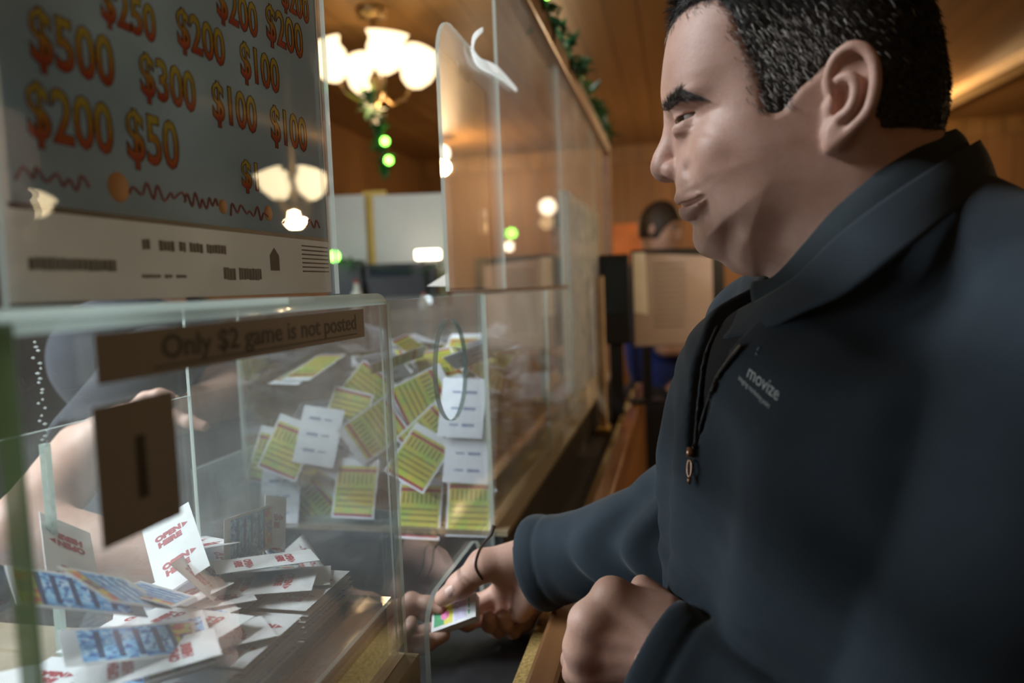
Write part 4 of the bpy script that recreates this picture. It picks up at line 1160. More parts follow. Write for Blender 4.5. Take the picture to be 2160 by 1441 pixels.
def ticket_mesh_a():
    """48 x 92 mm: blue game face up, red OPEN HERE back; y is the long axis"""
    mb = MB(); w, h, th = .024, .046, .00045
    mb.box((-w, -h, 0), (w, h, th), 0)
    T = th + .00008
    mb.box((-w + .003, -h + .016, th), (w - .003, h - .011, T), 1)
    mb.box((-w + .003, -h + .004, th), (w - .003, -h + .018, T + .00006), 2)
    mb.box((-w + .003, -h + .018, th), (w - .003, -h + .0215, T + .0001), 3)
    for i in range(4): mb.box((-w + .006, -.018 + i * .013, th), (w - .006, -.014 + i * .013, T + .00008), 3)
    text_bm(mb, '$2', .012, Matrix.Translation((0, -h + .006, T + .0001)), 3, .00005, offset=.0006)
    B = Matrix.Rotation(math.pi, 4, 'Y')
    for y in (-.022, .016):
        text_bm(mb, 'OPEN\nHERE', .0088, B @ Matrix.Translation((-.002, y + .003, .0001)), 4, .00005, offset=.0007, sx=1.1)
        p = [(.012, y + .002), (.018, y + .0055), (.012, y + .009)]
        mb.face([B @ Vector((a, b, .0001)) for a, b in p], 4)
    return mb.build('pull_tab_ticket', [M_card, M_tblue, M_tred, M_tnavy, M_redink])
def ticket_mesh_b():
    """72 x 96 mm: yellow-green game face, pale back with blue bars"""
    mb = MB(); w, h, th = .036, .047, .0005
    mb.box((-w, -h, 0), (w, h, th), 0)
    T = th + .00008
    mb.box((-w + .003, -h + .003, th), (w - .003, h - .012, T), 1)
    mb.box((-w + .003, h - .022, th), (w - .003, h - .0165, T + .0001), 2)
    mb.box((-w + .003, -h + .003, th), (w - .003, -h + .0075, T + .0001), 2)
    for i in range(8):
        x = -w + .007 + i * .0075
        mb.box((x, h - .040, th), (x + .0032, h - .024, T + .0001), 3)
    for i in range(4): mb.box((-w + .006, -.030 + i * .009, th), (w - .006, -.0275 + i * .009, T + .0001), 3)
    for i in range(3):
        y = -.030 + i * .026
        mb.box((-.022, y, -.0001), (-.002, y + .005, 0), 4); mb.box((.004, y + .001, -.0001), (.018, y + .004, 0), 4)
    return mb.build('pull_tab_ticket', [M_card2, M_tgreen, M_tmar, M_trow, M_tbar])
def ticket_mesh_c():
    mb = MB(); w, h, th = .024, .046, .0012
    mb.box((-w, -h, 0), (w, h, th), 0)
    T = th + .0001
    mb.box((-w + .004, -h + .005, th), (w - .007, -h + .026, T), 1); mb.box((-w + .006, -h + .026, th), (w - .006, -h + .044, T), 2)
    mb.lathe([(.009, T), (.0075, T + .0001), (0, T + .0001)], 14, 3, Matrix.Translation((0, -.018, 0)))
    mb.box((-w + .006, .002, th), (w - .006, .026, T), 4)
    for i in range(3): mb.box((-w + .006 + i * .012, .031, th), (-w + .014 + i * .012, .034, T), 1)
    return mb.build('pull_tab_ticket', [M_card, M_tgr, M_tyel, M_tpink, M_tlil])
M_tgr = plain('ticket_leaf_green', (.02, .26, .09), .45, var=.4, scale=500); M_tyel = plain('ticket_yellow', (.55, .50, .05), .45, var=.2, scale=400)
M_tpink = plain('ticket_pink', (.55, .12, .28), .45); M_tlil = plain('ticket_lilac', (.50, .46, .62), .45, var=.2, scale=300)
TA, TB_, TC = ticket_mesh_a(), ticket_mesh_b(), ticket_mesh_c()
TC.data.transform(Matrix.Diagonal((.80, .67, 1, 1)))
for o in (TA, TB_, TC): o['category'] = 'ticket'
_first = {TA: True, TB_: True, TC: True}
def put(proto, M, label, group):
    o = proto if _first[proto] else proto.copy()
    if not _first[proto]: COL.objects.link(o)
    _first[proto] = False
    o.matrix_world = M; o['label'] = label; o['group'] = group; o['category'] = 'ticket'
    return o
def frame(c, xa, ya):
    """matrix with local x along xa, y along ya (counter frame vectors s,t,z -> world)"""
    w = lambda q: DS * q[0] + DT * q[1] + np.array([0, 0, q[2]])
    x = w(xa); x = x / np.linalg.norm(x); y = w(ya); y = y - x * (x @ y); y /= np.linalg.norm(y); z = np.cross(x, y)
    c = CW(*c)
    return Matrix(((x[0], y[0], z[0], c[0]), (x[1], y[1], z[1], c[1]), (x[2], y[2], z[2], c[2]), (0, 0, 0, 1)))
FIXED = {'a': [], 'b': []}
def px_ticket(proto, c, xe, ye, label, group, push=None, face=None):
    """c, xe, ye: world points (numpy): centre, towards +x, towards +y"""
    if face and ((np.cross(xe - c, ye - c) @ (CAM - c)) > 0) != (face == 'f'): xe = c - (xe - c)
    x = xe - c; x /= np.linalg.norm(x); y = ye - c; y = y - x * (x @ y); y /= np.linalg.norm(y); z = np.cross(x, y)
    k = 'a' if proto is TA else 'b'
    c_00 = c.copy()
    for it in range(61):
        if it == 60: c = c_00
        if it > 9 and k == 'a': c = c_00 + (np.array([0, 0, .006]) if push is not None else 0)
        M = Matrix(((x[0], y[0], z[0], c[0]), (x[1], y[1], z[1], c[1]), (x[2], y[2], z[2], c[2]), (0, 0, 0, 1)))
        if push is None or (it > 9 and k == 'a') or not sat(obb(M, k), FIXED[k]).any(): break
        c = c + push
    FIXED[k].append(obb(M, k))
    return put(proto, M, label, group)
HALF = {'a': np.array([.0242, .0462, .0007]), 'b': np.array([.0362, .0472, .0007])}
def obb(M, k):
    m = np.array(M); c = m[:3, 3] + m[:3, 2] * .0003
    return c, m[:3, :3], HALF[k]
def sat(A, Bs):
    """does the box A meet any of the boxes Bs (separating axes)"""
    if not Bs: return np.zeros(0, bool)
    ca, RA, ea = A; cb = np.array([b[0] for b in Bs]); RB = np.array([b[1] for b in Bs]); eb = np.array([b[2] for b in Bs])
    R = np.einsum('ji,njk->nik', RA, RB); t = (cb - ca) @ RA; AR = np.abs(R) + 1e-7
    hit_ = np.ones(len(Bs), bool)
    hit_ &= (np.abs(t) <= ea + np.einsum('nij,nj->ni', AR, eb)).all(1)
    hit_ &= (np.abs(np.einsum('ni,nij->nj', t, R)) <= eb + np.einsum('i,nij->nj', ea, AR)).all(1)
    for i in range(3):
        i1, i2 = (i + 1) % 3, (i + 2) % 3
        for j in range(3):
            j1, j2 = (j + 1) % 3, (j + 2) % 3
            ra = ea[i1] * AR[:, i2, j] + ea[i2] * AR[:, i1, j]; rb = eb[:, j1] * AR[:, i, j2] + eb[:, j2] * AR[:, i, j1]
            hit_ &= np.abs(t[:, i2] * R[:, i1, j] - t[:, i1] * R[:, i2, j]) <= ra + rb
    return hit_
def drop_heap(k, phases, box, floor, seed, ztop, fixed=(), flip_p=.5, stacks=None):
    """let cards fall one by one into the box (s0,s1,t0,t1): each comes to rest on those already there"""
    R_ = random.Random(seed); placed = []; out = []
    if stacks:
        ns, nt, nk, gap = stacks
        for a in range(ns):
            for b_ in range(nt):
                for q in range(nk):
                    M = CM(box[0] + (a + .5) * (box[1] - box[0]) / ns + R_.uniform(-.001, .001), box[2] + (b_ + .5) * (box[3] - box[2]) / nt + R_.uniform(-.001, .001), floor + .0012 + q * gap) @ Matrix.Rotation(R_.uniform(-.04, .04), 4, 'Z') @ Matrix.Rotation(R_.uniform(-.012, .012), 4, 'X')
                    flip = R_.random() < flip_p
                    if flip: M = M @ Matrix.Rotation(math.pi, 4, 'Y')
                    o_ = obb(M, k); placed.append(o_); out.append((M, flip, o_))
    w, h = HALF[k][0], HALF[k][1]
    for tilt, roll in [(b_, c_) for a_, b_, c_ in phases for _ in range(a_)]:
        for attempt in range(8):
            M0 = CM(R_.uniform(*box[:2]), R_.uniform(*box[2:]), 0) @ Matrix.Rotation(R_.uniform(0, 6.28), 4, 'Z') @ Matrix.Rotation(R_.uniform(-tilt, tilt), 4, 'X') @ Matrix.Rotation(R_.uniform(-roll, roll), 4, 'Y')
            flip = R_.random() < flip_p
            if flip: M0 = M0 @ Matrix.Rotation(math.pi, 4, 'Y')
            cs = [np.array(M0 @ Vector((x, y, 0))) for x in (-w, w) for y in (-h, h)]
            ss = [c @ DS for c in cs]; tt = [c @ DT for c in cs]
            if max(ss) - min(ss) > box[1] - box[0] or max(tt) - min(tt) > box[3] - box[2]: continue
            dx = max(0, box[0] - min(ss)) - max(0, max(ss) - box[1]); dt = max(0, box[2] - min(tt)) - max(0, max(tt) - box[3])
            M0 = Matrix.Translation(Vector(DS * dx + DT * dt)) @ M0
            zmin = floor - min(c[2] for c in cs) + .0012
            c0, RA, e = obb(M0, k); near = [b for b in placed if np.linalg.norm((b[0] - c0)[:2]) < .125]
            z = max(ztop, zmin); ok = False; stp = .004
            lo_ok = None
            while z >= zmin - 1e-9:
                if near and sat((c0 + np.array([0, 0, z]), RA, e), near).any(): break
                lo_ok = z; z -= stp
            if lo_ok is None: continue
            while lo_ok - .001 >= zmin and not (near and sat((c0 + np.array([0, 0, lo_ok - .001]), RA, e), near).any()): lo_ok -= .001
            M = Matrix.Translation((0, 0, lo_ok)) @ M0
            b = obb(M, k); placed.append(b); out.append((M, flip, b)); break
    if fixed: out = [o for o in out if not sat(o[2], list(fixed)).any()]
    return out
GA = 'tickets heaped in the nearest bin'
def onT(x, y, t): return CW(*on_t(x, y, t))
KIND_A = {0: 'white-backed ticket with small red print lying in the near heap', 1: 'blue-faced game ticket lying in the near heap'}
HEAP1 = drop_heap('a', [(46, .10, .08), (40, .30, .22)], (.278, .668, -.492, -.318), CZ - .304, 5, CZ - .15, (), .58, (4, 3, 6, .0050))
HEAP1 = [o for o in HEAP1 if o[2][0][2] < CZ - .252]
for M, flip, b in HEAP1:
    put(TA, M, KIND_A[0 if flip else 1], GA + (', red backs up' if flip else ', blue faces up')); FIXED['a'].append(b)
UPZ = np.array([0, 0, .0025])
# --- the ones that can be told apart
px_ticket(TA, onT(580, 1132, -.46), onT(528, 1132, -.46), onT(586, 1050, -.46) + np.array([0, .02, 0]), 'white ticket standing upright at the back of the near heap, red OPEN HERE print', GA, push=UPZ, face='b')
px_ticket(TA, onT(165, 1250, -.430), onT(180, 1290, -.412), onT(265, 1206, -.440), 'blue game ticket lying face up at the left of the near heap', GA, face='f')
px_ticket(TA, onT(285, 1372, -.385), onT(298, 1408, -.368), onT(215, 1404, -.388), 'blue and orange ticket lowest in the near heap beside the front glass', GA, push=UPZ, face='f')
px_ticket(TA, onT(150, 1182, -.475), onT(190, 1197, -.470), onT(70, 1240, -.455), 'white ticket with red marks leaning at the far left of the near heap', GA, push=UPZ, face='b')
px_ticket(TA, onT(530, 1166, -.44), onT(530, 1120, -.44), onT(470, 1152, -.44), 'ticket with yellow and blue face propped beside the upright OPEN HERE ticket', GA, push=UPZ, face='f')
SPEC1 = [(255, 1300, 30, 20, 60, -16, -.400, 'f'),   # px centre, short-axis dir px, long-axis dir px, t, face
    (372, 1205, 34, -22, -40, -30, -.455, 'b'), (432, 1222, 30, 26, 26, -34, -.425, 'b'), (487, 1205, 36, 6, -10, -44, -.440, 'b'), (545, 1200, 26, 34, -34, -30, -.440, 'b'), (606, 1205, 34, 16, -20, -34, -.430, 'f'),
    (420, 1158, 44, -8, -60, 4, -.475, 'b'), (330, 1268, 36, 10, 60, -14, -.410, 'f'), (470, 1262, 38, -6, 8, -34, -.410, 'b'), (640, 1180, 20, 30, -34, -26, -.455, 'b')]
for x, y, ax, ay, bx, by, t_, fc in SPEC1:
    c = onT(x, y, t_); xe = onT(x + ax, y + ay, t_ + .012); ye = onT(x + bx, y + by, t_ - .030)
    z = np.cross(xe - c, ye - c)
    if ((z @ (CAM - c)) > 0) != (fc == 'f'): xe = c - (xe - c)
    px_ticket(TA, c, xe, ye, 'ticket leaning up along the crest of the near heap, ' + ('blue face showing' if fc == 'f' else 'white back with red print'), GA + (', leaning blue faces' if fc == 'f' else ', leaning white backs'), push=UPZ)
# --- bin 2
GB = 'tickets heaped in the middle bin'
def on_face(x, y, s): return CW(*on_s(x, y, s))
SPEC = [  # px centre, +x dir px, +y dir px, face
    (885, 1072, 40, 2, 3, -50, 'f', 1.074), (990, 1066, 46, 1, 2, -50, 'f', 1.074), (885, 965, 38, 22, -26, -46, 'f', 1.085), (905, 920, 32, 34, 34, -30, 'f', 1.10), (893, 835, 22, 44, 42, -24, 'f', 1.13),
    (975, 860, 44, 2, 0, -45, 'b', 1.10), (985, 955, 44, 2, 2, -50, 'b', 1.090), (975, 1015, 36, -26, 24, 34, 'b', 1.080), (750, 1030, 48, 2, 4, -46, 'f', 1.075), (785, 910, 28, 40, -42, 26, 'f', 1.09), (672, 920, 40, 6, -8, 50, 'b', 1.09),
    (590, 1050, 40, -2, 6, 42, 'b', 1.075), (605, 945, 40, 16, 12, -46, 'f', 1.08), (572, 965, 40, 10, 6, -46, 'f', 1.10), (725, 950, 36, 20, -20, 44, 'b', 1.10), (655, 1070, 30, 34, 30, -34, 'f', 1.085), (765, 830, 34, 26, -26, 34, 'f', 1.16), (730, 880, 40, 10, -8, 44, 'f', 1.13), (700, 1085, 42, 2, 4, 44, 'b', 1.10), (850, 880, 30, 30, 30, -32, 'b', 1.12)]
used2 = []
for i, (x, y, ax, ay, bx, by, fc, s) in enumerate(SPEC):
    c = on_face(x, y, s); xe = on_face(x + ax, y + ay, s); ye = on_face(x + bx, y + by, s + (.012 if by < 0 else -.012))
    if fc == 'b': xe = c - (xe - c)
    # face must look at the camera
    z = np.cross(xe - c, ye - c); facing = (z @ (CAM - c)) > 0
    if facing != (fc == 'f'): xe = c - (xe - c)
    lab = 'yellow-green ticket pressed against the near end of the middle bin' if fc == 'f' else 'pale ticket back with blue bars at the near end of the middle bin'
    px_ticket(TB_, c, xe, ye, lab, push=DS * .002, group=GB + (', yellow-green faces' if fc == 'f' else ', pale backs'))
HEAP2 = drop_heap('b', [(70, .22, .15), (50, .85, .40)], (1.10, 1.545, -.677, -.292), ZB + .008, 8, CZ - .11, FIXED['b'], .4)
for M, flip, b in HEAP2: put(TB_, M, 'ticket tumbled deeper in the heap of the middle bin', GB + ', deeper')
# --- bin 3: pale blurred heap
HEAP3 = drop_heap('b', [(30, .25, .2), (34, .8, .3)], (1.62, 2.23, -.677, -.292), ZB + .008, 9, CZ - .13, (), .75)
for M, flip, b in HEAP3: put(TB_, M, 'pale ticket in the blurred heap of the farthest bin', 'tickets heaped in the farthest bin')
# --- the stack being handed over: fanned a hair, top one printed green
D_ = .945
c0 = P(957, 1292, D_ - .012); ex = P(1003, 1274, D_ - .015) - P(912, 1308, D_ - .005); ex /= np.linalg.norm(ex)
up = np.array([-.10, -.42, .90]); up -= ex * (ex @ up); up /= np.linalg.norm(up); yy = np.cross(up, ex)
for k in range(9):
    c = c0 - up * (.0013 * k) + ex * RNG.uniform(-.0008, .0008) + yy * RNG.uniform(-.0008, .0008)
    M = Matrix(((-yy[0], ex[0], up[0], c[0]), (-yy[1], ex[1], up[1], c[1]), (-yy[2], ex[2], up[2], c[2]), (0, 0, 0, 1)))
    put(TC, M @ Matrix.Scale(.66, 4, (1, 0, 0)) if False else M, 'green and yellow printed ticket on top of the stack between the two hands' if k == 0 else 'white-edged ticket under the green one in the handed stack', 'tickets in the handed-over stack')
# ================================================================== other people
M_shirt_d = fabric('charcoal_shirt', (.010, .012, .018), (.020, .022, .032))
M_shirt_b = fabric('blue_shirt', (.012, .025, .14), (.02, .04, .22))
M_pants = fabric('dark_trousers', (.012, .012, .016), (.02, .02, .026))
M_hair_d = plain('dark_brown_hair', (.03, .018, .012), .6, var=.5, scale=200)
M_lip = plain('lip', (.36, .14, .12), .4)
def figure(label, s, t, ang, sh_z, arms, shirt_m, head_dn=.15, skin=None, group=None, sleeve=.55, hands=None):
    skin = skin or M_skin_pale
    O = CW(s, t, 0); F = np.array([math.cos(ang), math.sin(ang), 0]); L = np.array([-F[1], F[0], 0])
    W = lambda a, l, z: O + F * a + L * l + np.array([0, 0, z])
    H = sh_z
    hc = W(.055, 0, H + .255)
    hf = F * math.cos(head_dn) + np.array([0, 0, -math.sin(head_dn)]); hu = np.cross(hf, L) ; hu = hu if hu[2] > 0 else -hu
    A = np.array([hf, L, hu]); X = lambda a, l, u: hc + hf * a + L * l + hu * u
    pts = [W(0, 0, H + .42), W(0, 0, 0), W(.3, 0, H), W(-.25, 0, H), W(0, .32, H), W(0, -.32, H)] + [p for a in arms for p in a]
    lo = np.min(pts, 0) - .09; hi = np.max(pts, 0) + .09
    lo[2] = max(lo[2], H - .60)
    B = Field(lo, hi, .006)
    B.ell(hc, (.098, .074, .118), A, .01); B.ell(X(.035, 0, -.065), (.062, .056, .055), A, .03)
    B.ell(X(.100, 0, -.012), (.016, .012, .024), A, .012); B.ell(X(.108, 0, -.024), (.012, .015, .010), A, .008)
    for g in (1, -1):
        B.ell(X(.088, .031 * g, .014), (.014, .018, .011), A, .01, 's'); B.ell(X(.0, .076 * g, -.005), (.018, .010, .030), A, .005)
        B.ell(X(.068, .036 * g, -.030), (.026, .022, .022), A, .02)
    B.ell(X(.098, 0, -.062), (.012, .026, .009), A, .008); B.ell(X(.112, 0, -.061), (.006, .020, .0022), A, .002, 's')
    B.cap(W(.0, 0, H + .02), W(.02, 0, H + .15), .060, .056, .03)
    B.cap(W(0, .10, H - .05), W(0, -.10, H - .05), .075, .075, .06); B.cap(W(0, 0, H - .05), W(.02, 0, H - .55), .11, .12, .05)
    for g, (sh, el, wr) in zip((1, -1), arms):
        B.cap(sh, el, .050, .042, .03); B.cap(el, wr, .042, .030, .015)
    v, q = B.mesh(); Vs, Qs, off = [v], [q], len(v)
    for hnd in (hands or []):
        v, q = hnd.mesh(); Vs.append(v); Qs.append(q + off); off += len(v)
    o = arr_mesh('person', np.concatenate(Vs), np.concatenate(Qs), [skin]); tag(o, label, 'person', group)
    # clothes
    Sf = Field(np.array([lo[0], lo[1], H - .65]), hi, .0075)
    Sf.cap(W(0, .13, H - .03), W(0, -.13, H - .03), .082, .082, .05)
    Sf.ell(W(.02, 0, H - .28), (.135, .195, .32), np.array([F, L, HZ]), .06)
    for g, (sh, el, wr) in zip((1, -1), arms):
        e = sh + (np.array(el) - sh) * sleeve; Sf.cap(sh, e, .066, .062, .04)
        d = (np.array(el) - sh); d /= np.linalg.norm(d); Sf.cap(e + d * .052, e + d * .12, .062, .062, 0, 's')
    for g in (1, -1): Sf.cap(W(0, .13 * g, H - .0), W(.005, .03 * g, H + .055), .088, .082, .03)
    Sf.cap(W(.03, 0, H + .115), W(.045, 0, H + .19), .068, .10, .01, 's')
    v, q = Sf.mesh(); arr_mesh('shirt', v, q, [shirt_m], o)
    Hf = Field(hc - .16, hc + .16, .004)
    Hf.ell(X(-.004, 0, .008), (.107, .083, .124), A, 0)
    Hf.ell(X(.105, 0, -.045), (.085, .10, .105), A, .01, 's'); Hf.ell(X(.02, 0, -.12), (.12, .12, .085), A, .01, 's')
    v, q = Hf.mesh(); arr_mesh('hair', v, q, [M_hair_d], o)
    for g in (1, -1):
        mb = MB(); mb.lathe([(.010 * math.sin(a), .010 * math.cos(a)) for a in np.linspace(0, math.pi, 10)], 12, 0, Matrix.Translation(Vector(X(.080, .031 * g, .013)))); mb.build('eye', M_white_eye, o)
        mb = MB(); mb.tube([X(.096, .018 * g, .032), X(.097, .032 * g, .036), X(.088, .046 * g, .031)], .0035, 6); mb.build('eyebrow', M_hair_d, o)
    P_ = Field(W(0, 0, .0) - np.array([.36, .36, .02]), W(0, 0, H - .40) + np.array([.36, .36, .1]), .012)
    for g in (1, -1): P_.cap(W(0, .09 * g, H - .55), W(.01, .10 * g, .10), .095, .06, .03)
    P_.ell(W(0, 0, H - .55), (.13, .18, .12), np.array([F, L, HZ]), .05)
    v, q = P_.mesh(); arr_mesh('trousers', v, q, [M_pants], o)
    for g in (1, -1):
        S_ = Field(W(.05, .10 * g, .05) - .2, W(.05, .10 * g, .05) + .2, .008)
        S_.cap(W(-.02, .10 * g, .045), W(.15, .11 * g, .035), .045, .035, .02)
        v, q = S_.mesh(); v[:, 2] = np.maximum(v[:, 2], .002); arr_mesh('shoe', v, q, [M_black], o)
    return o
# worker behind the glass
def worker_hand():
    D = .935; a = lambda x, y, dd=0: P(x, y, D + dd)
    F = Field(a(850, 1310) - .13, a(850, 1310) + .13, .0016)
    F.cap(a(700, 1280, -.01), a(770, 1302, -.006), .029, .028, .01)
    m = [a(838, 1290, .02), a(836, 1308, .006), a(836, 1326, -.006), a(836, 1342, -.018)]
    palm(F, a(775, 1304, -.004), m, .027, .0125, .012)
    finger(F, [m[0], a(868, 1268, .020), a(902, 1272, .014), a(930, 1286, .008)], .0092)
    finger(F, [m[1], a(866, 1284, .030), a(895, 1296, .032), a(918, 1306, .028)], .0092)
    finger(F, [m[2], a(872, 1340, .004), a(902, 1330, .008), a(926, 1322, .010)], .0090)
    finger(F, [m[3], a(850, 1338, -.028), a(866, 1322, -.030), a(868, 1310, -.026)], .0080)
    F.chain([a(806, 1336, -.02), a(850, 1368, -.022), a(892, 1360, -.018), a(936, 1340, -.010)], [.015, .0125, .0105, .0085], .008)
    return F
def point_hand():
    c = np.array(P(330, 868, 1.05)); F = Field(c - .13, c + .13, .002); a = lambda x, y, dd=0: P(x - 2, y + 8, 1.05 + dd)
    F.cap(a(210, 915), a(262, 890), .028, .026, .01)
    m = [a(322, 852, .0), a(322, 868, -.006), a(320, 884, -.006), a(316, 898, .0)]
    palm(F, a(265, 888), m, .025, .012, .012)
    finger(F, [m[0], a(350, 842, .01), a(362, 838, .012), a(372, 836, .012)], .009)
    finger(F, [m[1], a(368, 872, -.01), a(402, 882, -.012), a(432, 892, -.012)], .0095)
    finger(F, [m[2], a(352, 892, -.01), a(340, 908, .0), a(322, 905, .01)], .009)
    finger(F, [m[3], a(342, 908, -.004), a(330, 918, .006), a(316, 912, .012)], .008)
    F.chain([a(285, 860, -.01), a(310, 836, -.012), a(338, 828, -.012), a(360, 830, -.01)], [.013, .011, .010, .008], .008)
    return F
ANG_T = math.atan2(DT[1], DT[0])
figure('staff person in a dark short-sleeved shirt behind the glass handing over tickets', 1.28, -1.02, ANG_T, 1.36,
       [(CW(1.46, -1.0, 1.33), CW(1.30, -.88, 1.25), P(222, 920, 1.05)), (CW(1.10, -.87, 1.34), P(50, 1118, .93), P(715, 1284, .925))], M_shirt_d, head_dn=.45, hands=[worker_hand(), point_hand()])
# customer at the far end of the counter
_fp = P(1372, 560, 3.55); fs, ft = _fp @ DS, _fp @ DT
figure('person in a blue shirt leaning in beyond the far end of the counter', fs, ft, ANG_T - .45, 1.44,
       [(CW(fs + .17, ft, 1.40), CW(fs + .20, ft + .10, 1.15), CW(fs + .12, ft + .34, 1.12)), (CW(fs - .17, ft, 1.40), CW(fs - .22, ft + .06, 1.15), CW(fs - .12, ft + .30, 1.12))], M_shirt_b, head_dn=.30)
# ================================================================== lamps, garlands, background things
M_brass = plain('antique_brass', (.30, .19, .08), .35, metal=.8)
M_shade = emitter('lit_lamp_glass', (1.0, .74, .42), 2.6)
M_shade_b = emitter('bright_lamp_glass', (1.0, .78, .46), 9.0)
M_globe = emitter('glowing_globe', (1.0, .82, .58), 9.0)
M_led = emitter('green_led', (.28, 1.0, .10), 9.0)
M_leaf = plain('green_tinsel_leaf', (.012, .09, .022), .4, var=.6, scale=200)
M_wire = plain('green_wire', (.02, .06, .02), .6)
M_blackp = plain('black_plastic', (.012, .013, .016), .4)
M_screen = plain('dark_glass_screen', (.02, .03, .04), .12, var=.5, scale=6)
M_board = plain('notice_board_white', (.62, .62, .60), .6, var=.05, scale=8)
M_yel = plain('yellow_tape', (.62, .42, .08), .6)
M_pinkp = plain('pinkish_notice_paper', (.38, .31, .295), .75, var=.05, scale=12)
M_orange = plain('orange_tone', (.55, .17, .03), .5, var=.25, scale=6)
M_cabd = wood('dark_back_cabinet', (.03, .018, .012), (.06, .035, .02), 4, (1, .1, 1), .4)
M_bluev = plain('blue_vinyl', (.03, .03, .22), .35)
def pl_light(name, loc, e, col, r=.06):
    l = bpy.data.lights.new(name, 'POINT'); l.energy = e; l.color = col; l.shadow_soft_size = r
    o = bpy.data.objects.new(name, l); COL.objects.link(o); o.location = loc; return o
WARM = (1.0, .66, .34)
def chandelier(loc, label, e=10, n=4, rot=0, spread=.16, sc=1.0, dz=-.14, glass=None):
    """loc: point between the shades"""
    loc = np.array(loc); rt = empty('chandelier', label, 'chandelier', 'brass chandeliers with lit glass shades', mat=Matrix.Translation(Vector(loc)) @ Matrix.Rotation(rot, 4, 'Z'))
    top = CH - loc[2]
    mb = MB(); mb.lathe([(0, top - .04), (.06, top - .035), (.065, top - .005), (.065, top), (0, top)], 20); mb.build('canopy', M_brass, rt)
    mb = MB(); mb.tube([(0, 0, top - .03), (0, 0, -.02)], .008, 10); mb.build('rod', M_brass, rt)
    mb = MB(); mb.lathe([(r_ * sc, z_ * sc) for r_, z_ in ((0, -.10), (.018, -.085), (.03, -.05), (.018, -.02), (.028, .0), (.015, .03), (0, .04))], 16); mb.build('hub', M_brass, rt)
    for k in range(n):
        a = 2 * math.pi * k / n; c, s_ = math.cos(a), math.sin(a)
        mb = MB(); mb.tube([Vector((r * c, r * s_, z)) for r, z in ((.02, -.04), (spread * .45, -.09), (spread * .85, -.06), (spread, -.015))], .007, 8); arm = mb.build('arm', M_brass, rt)
        mb = MB(); M = Matrix.Translation((spread * c, spread * s_, -.01)) @ Matrix.Rotation(.45, 4, Vector((-s_, c, 0)))
        mb.lathe([(.016 * sc, .0), (.045 * sc, .02 * sc), (.066 * sc, .055 * sc), (.072 * sc, .09 * sc), (.064 * sc, .12 * sc), (.078 * sc, .145 * sc), (.074 * sc, .146 * sc), (.058 * sc, .12 * sc), (.03 * sc, .05 * sc)], 22, 0, M)
        mb.build('lamp_shade', glass or M_shade, arm)
    pl_light('chandelier_glow', loc + np.array([0, 0, dz]), e, WARM, .08 if dz < -.1 else .03)
    return rt
cA = P(792, 172, 3.1)
chandelier(cA, 'lit brass chandelier with tulip glass shades seen through the open shield, centre top', 12, 4, .42, .15, 1.08)
def mirror(p, t): q = np.array(p, float); return q + DT * (2 * (t - q @ DT))
cB = mirror(P(622, 410, 2.5), TP + .0055); cB2 = mirror(P(28, 450, 2.6), TP + .0055)
chandelier(cB, 'lit brass chandelier over the customer side, hidden behind the man', 14, 4, .2, .062, .60, -.085, M_shade_b)
chandelier(cB2, 'lit brass chandelier over the customer side out of frame at right', 6, 4, .3, .062, .60, -.085, M_shade_b)
def globe(loc, r, label, e):  # added emissive globes: room fill and stand-ins for lamp reflections
    loc = np.array(loc); rt = empty('glow_globe', label, 'lamp', 'glowing globes added as fill and lamp reflections', mat=Matrix.Translation(Vector(loc)))
    mb = MB(); mb.lathe([(r * math.sin(a), r * math.cos(a)) for a in np.linspace(0, math.pi, 14)], 20); mb.build('globe', M_globe, rt)
    mb = MB(); mb.tube([(0, 0, r * .95), (0, 0, CH - loc[2])], .006, 8); mb.build('rod', M_brass, rt)
    mb = MB(); mb.lathe([(0, r * .9), (r * .5, r * .92), (r * .4, r * 1.2), (0, r * 1.25)], 14); mb.build('cap', M_brass, rt)
    if e: pl_light('globe_fill', loc - np.array([0, 0, r + .05]), e, WARM, .05)
globe(CW(5.6, 1.2, 2.50), .06, 'added fill globe at the far end of the customer side', 60)  # added room fill, kept hidden behind the man's head
globe(CW(-1.3, .5, 2.2), .06, 'added fill globe behind the camera', 1.5)  # added weak fill, unseen
globe(P(1156, 436, 5.2), .058, 'round glowing globe standing in for a lamp reflection beside the header end', 14)  # reflected lamp spot as a glowing globe, also carrying added fill
globe(P(1016, 452, 5.2), .040, 'small glowing globe standing in for a lamp reflection at the tan paper edge', 3)
globe(P(1074, 520, 5.4), .035, 'faint glowing globe standing in for a lamp reflection low between two shield panels', 0)
